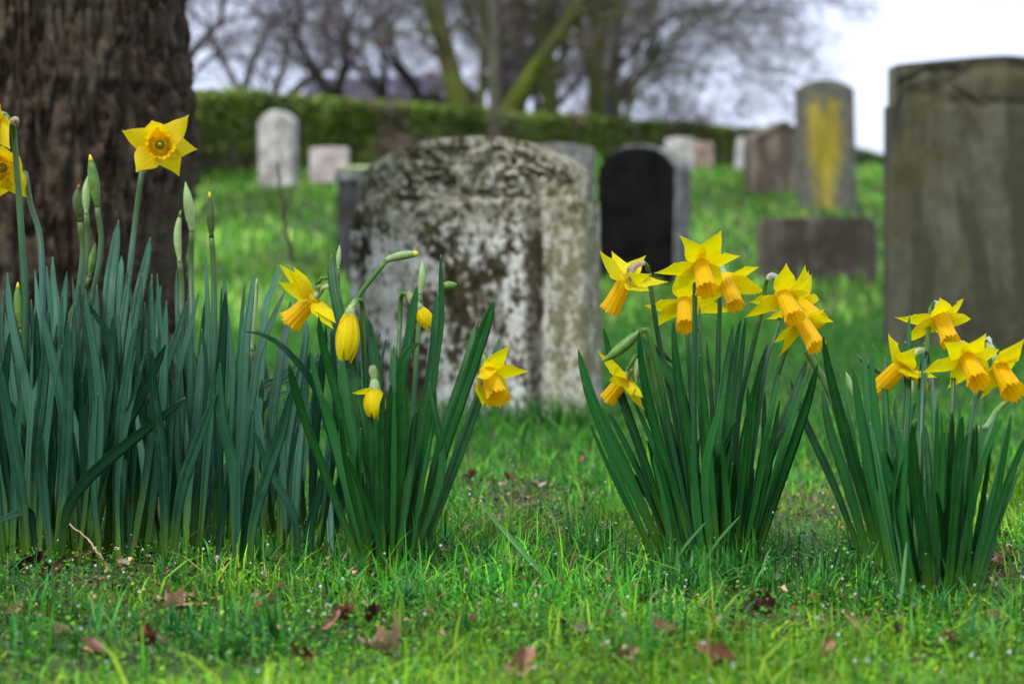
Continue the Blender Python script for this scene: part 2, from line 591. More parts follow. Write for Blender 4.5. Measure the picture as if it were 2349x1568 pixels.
def build_grass():
    g = np.random.default_rng(3)
    parts = []
    # bare, littered patches where the grass is thin
    def thin(x, y):
        p = vn(x * 2.6 + 7, y * 2.0, 0, 21)
        return p
    x, y = frustum_pts(g, 185000, 1.0, 3.2, 1.12, 1.15, .5)
    keep = g.uniform(0, 1, len(x)) < np.clip(.80 + .6 * thin(x, y), .3, 1)
    # thin out at the feet of the bulbs
    x, y = x[keep], y[keep]
    n_ = len(x)
    h = g.gamma(3.2, .0052, n_) + .004
    h *= np.clip(1 + .75 * vn(x * 5, y * 5, 0, 9), .35, 2) * np.clip(.55 + (y - 1.35) * 1.1, .55, 1)
    tall = g.uniform(0, 1, n_) < .035
    h[tall] += g.uniform(.010, .04, tall.sum())
    w = g.uniform(.0009, .0022, n_)
    # worn, littered spots: thinner and shorter
    uu_, vv_ = 1174.5 + x * F / y, 700 + CAMH * F / y
    worn = np.zeros(n_)
    for a_, b_, ra, rb, k_ in WORN:
        worn = np.maximum(worn, k_ * np.exp(-((uu_ - a_) / ra) ** 2 - ((vv_ - b_) / rb) ** 2))
    kk = g.uniform(0, 1, n_) > worn
    x, y, h, w, tall, worn = x[kk], y[kk], h[kk], w[kk], tall[kk], worn[kk]
    h = h * (1 - .55 * worn)
    n_ = len(x)
    pat = np.clip(.33 + 1.3 * vn(x * 4.1 + 3, y * 4.1, 0, 31) + (1.5 - y) * .5, 0, 1)
    c = palette(g, n_, GR, (4, 4, 3.5, 1.2, .5, .3))
    c = c * (1 - pat[:, None] * .65) + pat[:, None] * .65 * palette(g, n_, [(.22, .44, .012), (.34, .46, .02)], (1, 1))
    c = c * np.exp(.55 * vn(x * 16, y * 11, 0, 51) + .35 * vn(x * 5, y * 4, 0, 52))[:, None]
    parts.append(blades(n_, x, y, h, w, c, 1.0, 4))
    # longer tufts
    tx, ty, th_, tl = [], [], [], []
    spots = [(g.uniform(-60, 2400), g.uniform(1210, 1540)) for _ in range(150)]
    spots += [(g.uniform(380, 1020), g.uniform(1270, 1370)) for _ in range(34)] + [(g.uniform(1480, 1760), g.uniform(1290, 1370)) for _ in range(22)] + [(g.uniform(2000, 2260), g.uniform(1370, 1430)) for _ in range(16)]
    for uu, vv in spots:
        d_ = CAMH * F / (vv - 700)
        k_ = int(g.integers(8, 30))
        r_ = g.uniform(.004, .016)
        tx.append((uu - 1174.5) * d_ / F + g.normal(0, r_, k_))
        ty.append(d_ + g.normal(0, r_, k_))
        th_.append(g.uniform(.018, .052) * g.uniform(.6, 1.15, k_))
    x, y, h = np.concatenate(tx), np.concatenate(ty), np.concatenate(th_)
    n_ = len(x)
    c = palette(g, n_, [(.03, .17, .03), (.06, .25, .035), (.02, .11, .03), (.10, .28, .05)], (3, 3, 2, 1))
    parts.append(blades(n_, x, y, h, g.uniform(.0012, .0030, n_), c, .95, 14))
    # rank grass round the foot of the lichened stone
    k_ = 900
    bx = g.uniform(-.30, .24, k_)
    x, y = -.07 + bx, 4.22 + .38 * -bx * .6 + g.normal(0, .05, k_) - .12
    n_ = k_
    parts.append(blades(n_, x, y, g.uniform(.03, .10, n_), g.uniform(.002, .0045, n_), palette(g, n_, [(.04, .18, .02), (.02, .10, .02), (.09, .27, .03)], (3, 2, 1)), .8, 15))
    # middle lawn
    x, y = frustum_pts(g, 90000, 3.2, 9, 1.2, 1.05, .7)
    n_ = len(x)
    h = (g.gamma(5, .0042, n_) + .007) * (1 + np.clip((y - 5.5) / 3, 0, 1))
    h *= 1 + .4 * vn(x * 2.2, y * 2.2, 0, 9)
    w = g.uniform(.0022, .0045, n_)
    c = palette(g, n_, [(.042, .20, .022), (.075, .28, .026), (.018, .095, .02), (.15, .30, .03), (.22, .19, .09)], (4, 5, 2, 1, .3))
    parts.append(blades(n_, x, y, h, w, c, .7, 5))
    return merge(parts)

def merge(parts):
    V, Q, C, o = [], [], [], 0
    for v_, q_, c_ in parts:
        V.append(v_)
        Q.append(q_ + o)
        C.append(c_)
        o += len(v_)
    return np.vstack(V), np.vstack(Q), np.vstack(C)

V_, Q_, C_ = build_grass()
tag(link("grass", mesh_np("grass", V_, Q_, C_, smooth=False), M["grass"]), "short wet green lawn grass round the daffodils", None, kind="stuff")

def build_far_grass():
    g = np.random.default_rng(13)
    x, y = frustum_pts(g, 110000, 9, 62, 1.25, 1.25, 2.5)
    n_ = len(x)
    h = (g.gamma(4, .016, n_) + .03) * (1 + .5 * vn(x * .9, y * .7, 0, 19)) * (1 + np.clip((y - 20) / 60, 0, .6))
    w = .007 + y * .0011
    pat = vn(x * .8, y * .5, 0, 41)[:, None]
    c = palette(g, n_, [(.09, .25, .03), (.15, .34, .045), (.035, .13, .025), (.30, .42, .09), (.22, .21, .08)], (4, 5, 2, 1.5, .5))
    c = c * (1 + .6 * pat)
    return blades(n_, x, y, h, w, c, .6, 6)
V_, Q_, C_ = build_far_grass()
tag(link("grass", mesh_np("far_grass", V_, Q_, C_, smooth=False), M["grass"]), "bright green tussocky grass on the slope among the headstones", None, kind="stuff")

# small broad leaflets and moss between the blades
def ground_cover():
    g = np.random.default_rng(23)
    x, y = frustum_pts(g, 150000, 1.0, 2.6, 1.1, 1.1, .4)
    m = vn(x * 3.3, y * 3.3, 0, 61) + (1.6 - y) * .7
    k = g.uniform(-.6, .9, len(x)) < m
    x, y = x[k], y[k]
    n_ = len(x)
    z = terrain(x, y) + g.uniform(.002, .019, n_)
    L = g.uniform(.0018, .0045, n_)
    az = g.uniform(0, 2 * math.pi, n_)
    el = g.uniform(-.3, .9, n_)
    d = np.stack([np.cos(az) * np.cos(el), np.sin(az) * np.cos(el), np.sin(el)], 1)
    s = np.stack([-np.sin(az), np.cos(az), g.uniform(-.4, .4, n_)], 1)
    p = np.stack([x, y, z], 1)
    Wd = L * g.uniform(.35, .6, n_)
    V = np.stack([p, p + d * (L * .5)[:, None] + s * Wd[:, None], p + d * L[:, None], p + d * (L * .5)[:, None] - s * Wd[:, None]], 1)
    Q = np.arange(n_ * 4).reshape(-1, 4)
    c = palette(g, n_, [(.09, .29, .012), (.18, .36, .012), (.04, .18, .010)], (3, 2, 2.5))
    return V.reshape(-1, 3), Q, np.repeat(c, 4, 0)
V_, Q_, C_ = ground_cover()
tag(link("moss", mesh_np("moss", V_, Q_, C_, smooth=False), M["grass"]), "yellow-green moss and tiny leaflets between the grass blades", None, kind="stuff")

# crumbled leaf litter
def litter():
    g = np.random.default_rng(33)
    xs, ys = [], []
    for (u, v_, ru, rv, n_) in [(330, 1330, 380, 45, 520), (1180, 1160, 170, 75, 650), (1000, 1340, 300, 50, 350), (1850, 1200, 120, 110, 350), (2280, 1345, 90, 50, 420), (1300, 1240, 140, 60, 300), (520, 1430, 500, 70, 260), (1750, 1430, 420, 90, 260), (1300, 1010, 60, 30, 60), (330, 1180, 320, 60, 300), (1170, 1440, 1150, 130, 600)]:
        for _ in range(n_):
            uu, vv = g.normal(u, ru * .6), g.normal(v_, rv * .6)
            if vv < 900 or vv > 1600:
                continue
            d = CAMH * F / (vv - 700)
            xs.append((uu - 1174.5) * d / F)
            ys.append(d)
    x, y = np.array(xs), np.array(ys)
    n_ = len(x)
    p = np.stack([x, y, terrain(x, y) + g.uniform(.004, .020, n_)], 1)
    L = np.minimum(g.gamma(2.0, .0015, n_) + .0015, .0065)
    Wd = L * g.uniform(.1, .5, n_)
    az = g.uniform(0, 2 * math.pi, n_)
    el = g.uniform(-.3, .8, n_)
    d = np.stack([np.cos(az) * np.cos(el), np.sin(az) * np.cos(el), np.sin(el)], 1)
    s = np.stack([-np.sin(az), np.cos(az), g.uniform(-.7, .7, n_)], 1)
    up = np.array([0, 0, 1.0]) * (L * .25)[:, None]
    V = np.stack([p, p + d * (L * .4)[:, None] + s * Wd[:, None] + up, p + d * L[:, None], p + d * (L * .6)[:, None] - s * Wd[:, None] + up], 1)
    c = palette(g, n_, [(.17, .075, .035), (.30, .19, .12), (.06, .028, .018), (.34, .25, .16), (.13, .05, .03)], (3, 3, 3, 1.0, 2), .3)
    return V.reshape(-1, 3), np.arange(n_ * 4).reshape(-1, 4), np.repeat(c, 4, 0)
V_, Q_, C_ = litter()
tag(link("leaf_litter", mesh_np("leaf_litter", V_, Q_, C_, smooth=False), M["litter"]), "crumbs of brown dead leaf scattered through the lawn", None, kind="stuff")

# dew drops hanging on the blades
def dew():
    g = np.random.default_rng(43)
    x, y = frustum_pts(g, 1000, 1.15, 2.9, 1.05, .9, .05)
    n_ = len(x)
    z = terrain(x, y) + g.gamma(4, .0065, n_)
    r = .0004 + .0009 * g.uniform(0, 1, n_) ** 2.5
    pts, fc = [], []
    nl, ns = 5, 6
    for i in range(nl + 1):
        th = math.pi * i / nl
        for k in range(ns):
            a = 2 * math.pi * k / ns
            pts.append((math.sin(th) * math.cos(a), math.sin(th) * math.sin(a), math.cos(th)))
    for i in range(nl):
        for k in range(ns):
            fc.append((i * ns + k, (i + 1) * ns + k, (i + 1) * ns + (k + 1) % ns, i * ns + (k + 1) % ns))
    pts = np.array(pts)
    V = (np.stack([x, y, z], 1)[:, None] + pts[None] * r[:, None, None]).reshape(-1, 3)
    Q = (np.arange(n_)[:, None, None] * len(pts) + np.array(fc)[None]).reshape(-1, 4)
    return V, Q
t = NT("water_drop")
t.set(Roughness=.02, IOR=1.33)
t.p.inputs["Transmission Weight"].default_value = .35
t.p.inputs["Base Color"].default_value = (.8, .85, .85, 1)
V_, Q_ = dew()
tag(link("dew", mesh_np("dew", V_, Q_), t.m), "tiny dew drops glinting on the grass blades", None, kind="stuff")

# ------------------------------------------------------------------ headstones
def slab(w, th, Hf, relief, nx, nz_, edges=()):
    """front face as a displaced grid over the outline Hf(xn), extruded back by th"""
    xs = np.linspace(-.5, .5, nx)
    for e in edges:
        for s_ in (-1, 1):
            xs = np.r_[xs, s_ * e - 1e-4, s_ * e + 1e-4]
    xs = np.unique(np.clip(xs, -.5, .5))
    H = np.array([Hf(a) for a in xs])
    T = np.linspace(0, 1, nz_)
    X = np.repeat((xs * w)[:, None], nz_, 1)
    Z = H[:, None] * T[None]
    D = relief(X, Z, H[:, None])
    Fr = np.stack([X, -th / 2 - D, Z], -1)
    Bk = np.stack([X, np.full_like(X, th / 2), Z], -1)
    nxx = len(xs)
    V = np.vstack([Fr.reshape(-1, 3), Bk.reshape(-1, 3)])
    i = np.arange(nxx - 1)[:, None] * nz_ + np.arange(nz_ - 1)[None]
    q1 = np.stack([i, i + nz_, i + nz_ + 1, i + 1], -1).reshape(-1, 4)
    off = nxx * nz_
    q2 = q1[:, ::-1] + off
    edge = [k for k in range(nz_)] + [k * nz_ + nz_ - 1 for k in range(1, nxx)] + [(nxx - 1) * nz_ + k for k in range(nz_ - 2, -1, -1)]
    mids, q3 = [], []
    e = np.array(edge)
    # rounded side strip with a few rows
    rows = [e]
    base = 2 * off
    for f in (.25, .5, .75):
        mids.append(V[e] * (1 - f) + V[e + off] * f)
        rows.append(np.arange(base, base + len(e)))
        base += len(e)
    rows.append(e + off)
    for a, b in zip(rows[:-1], rows[1:]):
        q3.append(np.stack([a[:-1], a[1:], b[1:], b[:-1]], -1))
    return np.vstack([V] + mids), np.vstack([q1, q2] + q3)

def rough(V, amp, sc, s=3):
    o = V.copy()
    for k in range(3):
        o[:, k] += amp * fbm(V[:, 0] * sc, V[:, 1] * sc, V[:, 2] * sc, 3, s + 10 * k)
    return o

def put(o, p, rz=0, ry=0, rx=0):
    o.location = tuple(map(float, p))
    o.rotation_euler = (rx, ry, rz)

def smoothstep(a, b, x):
    t_ = np.clip((x - a) / (b - a), 0, 1)
    return t_ * t_ * (3 - 2 * t_)

# -- the lichened stone in the middle
def H0(a):
    a = abs(a)
    return .505 if a > .462 else .652 - .078 * (a / .462) ** 2.6
def rel0(X, Z, H):
    w = .585
    a = np.abs(X) / w
    d = np.zeros_like(X)
    d -= .002 * (1 - smoothstep(.33, .345, a)) * (1 - smoothstep(.475, .485, Z))      # recessed panel
    d -= .010 * (X > 0) * np.exp(-((a - .315) / .014) ** 2) * (1 - smoothstep(.46, .49, Z))       # groove beside the pilaster
    d -= .006 * (X > 0) * np.exp(-((a - .40) / .010) ** 2) * (1 - smoothstep(.46, .49, Z))
    d += .0012 * np.exp(-((Z - .497) / .012) ** 2)                                      # ledge
    top = smoothstep(.505, .515, Z) * smoothstep(.018, .034, H - Z)
    wx, wz = X * 28 + 1.6 * vn(X * 20, Z * 20, 0, 7), Z * 28 + 1.6 * vn(X * 20, Z * 20, 3, 8)
    sc = np.abs(vn(wx, wz, 0, 2))
    d += top * (.026 * sc - .018)
    d -= .05 * np.exp(-(((X + .045) / .022) ** 2 + ((Z - .553) / .02) ** 2))
    for cx in (-.13, .12):
        r_ = np.hypot(X - cx, (Z - .545) * 1.2)
        d += top * .008 * np.cos(r_ * 260) * np.exp(-(r_ / .05) ** 2)
    # worn lettering, long illegible: shallow pits in rows
    rows_ = smoothstep(.2, .9, np.sin(Z * 2 * math.pi / .042))
    d -= .0028 * rows_ * (vn(X * 130, Z * 60, 0, 12) > .05) * (a < .29) * (Z < .45) * (Z > .12)
    d += .003 * fbm(X * 30, Z * 30, 0, 4, 4)
    return d
V_, Q_ = slab(.585, .13, H0, rel0, 200, 200, (.462,))
V_ = rough(V_, .0018, 14)
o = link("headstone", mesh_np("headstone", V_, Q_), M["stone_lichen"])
tag(o, "weathered headstone blotched with white lichen, carved rounded top, behind the middle daffodils", "headstone")
pb = P(1094, 945, 4.3)
put(o, (pb[0], pb[1], -.012), R(-21), R(-.8))
o.scale = (.838, .838, .886)

# -- large olive-brown stone at the right edge
def H1(a):
    a = abs(a)
    return .858 if a > .482 else (.990 + .034 * (1 - (a / .482) ** 1.25))
def rel1(X, Z, H):
    top = smoothstep(.80, .90, Z) * smoothstep(0, .03, H - Z)
    sc = np.abs(vn(X * 16 + 1.5 * vn(X * 12, Z * 12, 0, 3), Z * 18, 0, 2))
    d = top * (.022 * sc - .012)
    d -= .002 * np.exp(-((Z - .868) / .012) ** 2) * (np.abs(X) < .36) * (vn(X * 14, 0, 0, 5) > -.3)
    d += .004 * fbm(X * 12, Z * 12, 0, 4, 4)
    return d
V_, Q_ = slab(.765, .13, H1, rel1, 150, 150, (.482,))
o = link("headstone", mesh_np("headstone", V_, Q_), M["stone_olive"])
tag(o, "big plain olive-brown headstone with a stepped shoulder, behind the rightmost daffodils", "headstone")
pb = P(2290, 815, 7.4)
put(o, (pb[0], pb[1], pb[2] - .01), R(4))

# -- stone black-fronted grave marker
dB = 14.5
def H2(a):
    a = abs(a)
    return .980 - .15 * max(0, (a / .5)) ** 3.0
V_, Q_ = slab(.56, .25, H2, lambda X, Z, H: 0 * X, 40, 30)
e = P(1476, 662, dB)
o = empty("headstone", (e[0], e[1], e[2] - .03), "arched headstone with a polished black face and grey side, right of the lichened one", "headstone")
b_ = link("body", mesh_np("body", V_, Q_), M["stone_grey"])
b_.parent = o
def H2f(a):
    a = abs(a)
    return .965 - .145 * (a / .5) ** 3.0
def rel2(X, Z, H):
    d = -.004 * np.exp(-((np.hypot(X / .2, np.clip(Z - .62, 0, 9) / .28) - 1) / .03) ** 2)
    return d
V_, Q_ = slab(.548, .03, H2f, rel2, 40, 30)
f_ = link("face_panel", mesh_np("face_panel", V_, Q_), M["black_polish"])
f_.parent = o
f_.location = (-.004, -.137, 0)
o.rotation_euler = (R(-1.5), 0, R(-27))
# -- tall stone with the yellow stain, and the block in front of it
dY = 21.5
def H3(a):
    return 1.34 - .09 * abs(a / .5) ** 2.2
t = NT("yellow_lichen_stone")
v = t.obj()
x = t.n.new("ShaderNodeSeparateXYZ")
t.l.new(v, x.inputs[0])
nb = t.noise(v, 3.0, 4)
grey = t.ramp(t.noise(v, 9, 6), [(.3, (.055, .06, .045)), (.7, (.13, .13, .10))])
ax = t.math('ABSOLUTE', x.outputs[0])
zz = t.math('ADD', x.outputs[2], t.math('MULTIPLY', t.math('SUBTRACT', nb, .5), .18))
half = t.ramp(t.math('DIVIDE', zz, 1.4), [(.0, .10), (.15, .14), (.5, .235), (.78, .21), (.86, .14), (.91, 0.0)])   # stain half-width by height
ins_ = t.ramp(t.math('ADD', t.math('SUBTRACT', half, ax), t.math('MULTIPLY', t.math('SUBTRACT', t.noise(v, 11, 6, .75), .5), .42)), [(0, 0), (.14, 1)])
notch = t.math('SUBTRACT', ax, t.math('MULTIPLY', t.math('SUBTRACT', zz, 1.0), .22))
ntc = t.ramp(notch, [(0, 0.1), (.03, 1)])
yel = t.ramp(t.noise(t.obj((1, 1, .3)), 6, 5), [(.3, (.13, .115, .012)), (.5, (.30, .24, .014)), (.7, (.44, .36, .05))])
t.col(t.mix(t.math('MULTIPLY', ins_, ntc), grey, yel))
t.set(Roughness=.9)
t.bump(nb, .4, .01)
V_, Q_ = slab(.57, .22, H3, lambda X, Z, H: .05 * (1 - (X / .285) ** 2) * .6 - .0 * Z, 40, 40)
o = link("headstone", mesh_np("headstone", V_, Q_), t.m)
tag(o, "tall narrow round-topped headstone stained bright yellow, rising behind the low dark block", "headstone")
pb = P(1898, 492, dY)
put(o, (pb[0], pb[1], pb[2] - .02), R(-13), R(-1.5))

def H4(a):
    return .465 if abs(a) < .46 else .43
V_, Q_ = slab(.74, .34, H4, lambda X, Z, H: .008 * fbm(X * 9, Z * 9, 0, 3, 2), 60, 40, (.46,))
V_ = rough(V_, .008, 7)
o = link("grave_block", mesh_np("grave_block", V_, Q_), M["stone_block"])
tag(o, "low dark brown streaked stone block in front of the yellow-stained headstone", "grave block")
pb = P(1875, 655, 14.3)
put(o, (pb[0], pb[1], pb[2] - .02), R(-16))

# -- brown gabled stone left of it
def H5(a):
    return .80 - .30 * abs(a - .12) ** 1.15
V_, Q_ = slab(.62, .22, H5, lambda X, Z, H: -.02 * (1 - smoothstep(.38, .40, np.abs(X) / .62)) * (H - Z > .06), 50, 40)
o = link("headstone", mesh_np("headstone", V_, Q_), M["stone_tan"])
tag(o, "tan gabled headstone with a dark left edge, half hidden by the yellow-stained one", "headstone")
pb = P(1775, 452, 24)
put(o, (pb[0], pb[1], pb[2] - .03), R(22), R(0))
o.scale = (1, 1, 1.08)

def plain_stone(u, vb, d, wpx, vt, th, m, rz, label, kind_, cam_=.06, name="headstone", ry=0, sh=0.0):
    s_ = F / d
    w, h = wpx / s_, (vb - vt) / s_
    def Hh(a):
        if sh and abs(a) > .42:
            return h * (1 - sh)
        return h * (1 - cam_ * (abs(a) / .5) ** 2)
    V_, Q_ = slab(w, th, Hh, lambda X, Z, H: .006 * fbm(X * 9, Z * 9, 0, 3, 2), 30, 24, (.42,) if sh else ())
    o_ = link(name, mesh_np(name, V_, Q_), m)
    tag(o_, label, kind_)
    p_ = P(u, vb, d)
    gz = float(terrain(p_[0], p_[1]))
    put(o_, (p_[0], p_[1], min(p_[2], gz + .02) - .02), rz, ry)
    if p_[2] > gz + .02:
        o_.location.z = p_[2] - .02
    return o_

plain_stone(638, 425, 25, 88, 250, .14, M["stone_pale"], R(-25), "narrow pale round-topped headstone standing against the hedge", "headstone", .14)
plain_stone(756, 415, 26.5, 88, 335, .12, M["stone_pink"], R(-6), "small square pinkish-white headstone near the hedge", "headstone", .02)
plain_stone(1285, 700, 11.8, 150, 322, .12, M["stone_grey"], R(-12), "pale flat-topped headstone peeping over the right shoulder of the lichened one", "headstone", .03)
plain_stone(1010, 700, 12.6, 110, 307, .08, M["stone_dark"], R(-8), "dark headstone just showing above the lichened stone", "headstone", .12)
plain_stone(1560, 420, 30, 64, 312, .15, M["stone_pale"], R(-12), "pale blurred headstone just behind the black-faced one", "headstone", .04)
plain_stone(1608, 398, 36, 56, 322, .15, M["stone_rust"], R(-12), "rusty pink headstone at the foot of the hedge behind the black-faced one", "headstone", .05)
plain_stone(1694, 425, 32, 20, 312, .16, M["stone_pale"], R(20), "thin pale leaning headstone seen edge-on by the gabled one", "headstone", .02, ry=R(5))
plain_stone(2012, 436, 32, 56, 402, .3, M["stone_pale"], R(0), "low pale stone on the grass beside the olive headstone", "headstone", .1)

# grey table tomb left of the lichened stone
dT = 14.2
e = P(845, 655, dT)
gz_ = float(terrain(e[0], e[1]))
o = empty("table_tomb", (e[0], e[1], gz_ - .02), "square grey tomb chest with a mossy top slab, left of the lichened headstone", "tomb")
hT = (655 - 405) * dT / F + (e[2] - gz_) + .02
def boxmesh(name, sx, sy, z0, z1, bev=.01):
    mb = MB()
    mb.add([(a * sx / 2, b * sy / 2, c) for c in (z0, z1) for a, b in ((-1, -1), (1, -1), (1, 1), (-1, 1))],
           [(0, 1, 2, 3)[::-1], (4, 5, 6, 7), (0, 1, 5, 4), (1, 2, 6, 5), (2, 3, 7, 6), (3, 0, 4, 7)])
    me = mb.mesh(name, False)
    import bmesh
    bm = bmesh.new()
    bm.from_mesh(me)
    bmesh.ops.bevel(bm, geom=bm.edges[:], offset=bev, segments=2, affect='EDGES')
    bmesh.ops.recalc_face_normals(bm, faces=bm.faces[:])
    bm.to_mesh(me)
    bm.free()
    return me
for nm, me, m_ in (("chest", boxmesh("chest", .34, .8, 0, hT - .06), M["stone_dark"]), ("top_slab", boxmesh("top_slab", .38, .84, hT - .059, hT + .01, .015), M["stone_grey"]), ("moss_cap", boxmesh("moss_cap", .37, .82, hT + .012, hT + .045, .015), M["moss_top"])):
    q_ = link(nm, me, m_)
    q_.parent = o

# ------------------------------------------------------------------ trunk at the left
def bark_mat(name, c1, c2, c3, green=None, sc=1.0):
    t = NT(name)
    v = t.obj((1, 1, .28))
    a = t.noise(v, 26 * sc, 8, .7, .8)
    b = t.noise(t.obj(), 70 * sc, 6, .7)
    col = t.ramp(a, [(.32, c1), (.5, c2), (.68, c3)])
    col = t.mix(t.ramp(b, [(.5, 0), (.7, .4)]), col, tuple(x * 1.3 for x in c3))
    if green:
        col = t.mix(t.ramp(t.noise(t.obj(), 3.5 * sc, 4), [(.45, 0), (.6, .75)]), col, green)
    t.col(col)
    t.set(Roughness=.9)
    t.p.inputs["Specular IOR Level"].default_value = .2
    t.bump(t.math('ADD', a, b), 1.0, .012 / sc)
    return t.m
M["bark"] = bark_mat("brown_bark", (.010, .006, .003), (.060, .040, .024), (.17, .125, .088), (.10, .088, .058), 1.6)
M["bark_moss"] = bark_mat("mossy_bark", (.05, .045, .02), (.12, .12, .04), (.19, .20, .05), (.20, .27, .02), .15)
M["bark_grey"] = bark_mat("grey_bark", (.05, .045, .03), (.12, .11, .075), (.19, .175, .13), None, .2)
M["bark_far"] = bark_mat("far_bark", (.035, .028, .022), (.07, .058, .048), (.10, .085, .075), (.08, .08, .035), .15)
M["twig"] = simple("twig_purple_brown", (.13, .105, .12), .8, .3, 2)
M["twig_dark"] = simple("twig_dark_brown", (.13, .11, .08), .8, .3, 2)
M["twig_pink"] = simple("twig_pinkish", (.20, .12, .10), .8, .35, 6)

def big_trunk():
    na, nz_ = 420, 520
    A = np.linspace(0, 2 * math.pi, na, endpoint=False)
    Zs = np.linspace(-.05, 1.0, nz_) ** 1.0
    Z = np.linspace(-.08, 2.6, nz_)
    AA, ZZ = np.meshgrid(A, Z)
    r = .288 + .05 * np.exp(-np.clip(ZZ, 0, 9) / .11) - .004 * ZZ
    r = r + .02 * np.exp(-((ZZ - .52) / .16) ** 2) * (np.cos(AA + .3) > 0)
    r = r + .012 * vn(np.cos(AA) * 2, np.sin(AA) * 2, ZZ * 1.6, 3)
    cx, sy = np.cos(AA) * 13, np.sin(AA) * 13
    rid = np.abs(vn(cx * 1.9 + .6 * vn(cx, sy, ZZ * 12, 5), sy * 1.9, ZZ * 13, 1))
    rid2 = np.abs(vn(cx * 3.2, sy * 3.2, ZZ * 40, 9))
    r = r + .022 * np.minimum(rid, .38) / .38 + .014 * rid2
    r = r - .012 * smoothstep(.55, .75, vn(cx * .8, sy * .8, ZZ * 5, 13))
    V = np.stack([r * np.cos(AA), r * np.sin(AA), ZZ], -1).reshape(-1, 3)
    i = np.arange(nz_ - 1)[:, None] * na + np.arange(na)[None]
    j = np.arange(nz_ - 1)[:, None] * na + (np.arange(na)[None] + 1) % na
    Q = np.stack([i, j, j + na, i + na], -1).reshape(-1, 4)
    p = P(3, 900, 3.75)
    gz = float(terrain(p[0], p[1]))
    o = empty("tree", (p[0], p[1], gz), "thick rough brown tree trunk filling the left edge behind the tall daffodils", "tree")
    tr = link("trunk", mesh_np("trunk", V, Q), M["bark"])
    tr.parent = o
    # limbs above the frame
    mb = MB()
    g = random.Random(4)
    for k in range(5):
        a = k * 1.3 + .4
        pts = [(0, 0, 2.3), (math.cos(a) * .5, math.sin(a) * .5, 3.3), (math.cos(a) * 1.4, math.sin(a) * 1.4, 4.4), (math.cos(a) * 2.0, math.sin(a) * 2.2, 6)]
        tube(mb, spline(pts, 14), np.linspace(.17, .03, 14), 10)
        for q_ in range(5):
            b = spline(pts, 14)[6 + q_]
            e2 = b + np.array([g.uniform(-.8, .8), g.uniform(-.8, .8), g.uniform(.3, 1.2)])
            tube(mb, spline([b, (b + e2) / 2 + .1, e2], 6), np.linspace(.03, .006, 6), 5)
    l_ = link("limbs", mb.mesh("limbs"), M["bark"])
    l_.parent = o
big_trunk()

# ------------------------------------------------------------------ hedge
def build_hedge():
    g = np.random.default_rng(5)
    A, B = np.array([-8.2, 18.0]), np.array([12.5, 76.0])
    L = np.linalg.norm(B - A)
    dirv = (B - A) / L
    nrmv = np.array([dirv[1], -dirv[0]])
    if nrmv[1] > 0:
        nrmv = -nrmv
    n_ = 64000
    s = g.uniform(0, 1, n_) ** 1.3
    base = A + s[:, None] * (B - A)
    ht = 1.15
    face = g.uniform(0, 1, n_)
    hz = np.where(face < .72, g.uniform(0, 1, n_) * ht, ht)
    off = np.where(face < .72, .45 + .05 * fbm(s * 90, hz * 2, 0, 3, 4), g.uniform(-.5, .5, n_))
    p2 = base + nrmv * off[:, None]
    z = terrain(p2[:, 0], p2[:, 1]) + hz + .05 * fbm(s * 60, off * 2, 1, 3, 9)
    p = np.stack([p2[:, 0], p2[:, 1], z], 1) + g.normal(0, .025, (n_, 3))
    sz = g.uniform(.03, .065, n_) * (1 + s)
    a = nrmz(g.normal(0, 1, (n_, 3)))
    b = nrmz(np.cross(a, g.normal(0, 1, (n_, 3))))
    V = np.stack([p - a * sz[:, None], p + b * sz[:, None] * .5, p + a * sz[:, None], p - b * sz[:, None] * .5], 1).reshape(-1, 3)
    tone = vn(s * 70, hz * 2.0, 0, 77)
    c = palette(g, n_, [(.14, .19, .025), (.09, .14, .02), (.23, .26, .06), (.045, .085, .018)], (3, 3, 2, 2))
    c = c * (1 + .45 * tone[:, None]) * np.where(g.uniform(0, 1, n_) < .08, 1.8, 1)[:, None]
    br = (vn(s * 46, hz * 1.0, 0, 91) > .35) & (g.uniform(0, 1, n_) < .5)
    c[br] = palette(g, br.sum(), [(.16, .12, .09), (.20, .15, .12)], (1, 1))
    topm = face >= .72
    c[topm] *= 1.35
    # dark twiggy core
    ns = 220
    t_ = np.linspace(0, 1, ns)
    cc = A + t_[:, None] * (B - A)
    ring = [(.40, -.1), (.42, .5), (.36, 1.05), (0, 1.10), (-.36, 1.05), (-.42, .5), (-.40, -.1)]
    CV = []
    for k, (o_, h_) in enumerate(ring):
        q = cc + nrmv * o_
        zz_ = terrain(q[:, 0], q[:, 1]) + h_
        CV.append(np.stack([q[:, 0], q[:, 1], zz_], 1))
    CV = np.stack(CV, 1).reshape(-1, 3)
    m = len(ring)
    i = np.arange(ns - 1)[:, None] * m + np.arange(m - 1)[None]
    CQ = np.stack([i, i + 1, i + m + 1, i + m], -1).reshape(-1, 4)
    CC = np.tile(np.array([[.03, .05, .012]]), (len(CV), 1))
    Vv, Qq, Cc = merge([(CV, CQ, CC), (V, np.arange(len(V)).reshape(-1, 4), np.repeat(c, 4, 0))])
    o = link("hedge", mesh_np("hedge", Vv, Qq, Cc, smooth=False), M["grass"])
    tag(o, "long clipped green hedge running along the top of the churchyard", "hedge")

def nrmz(a):
    return a / np.linalg.norm(a, axis=1)[:, None]
build_hedge()

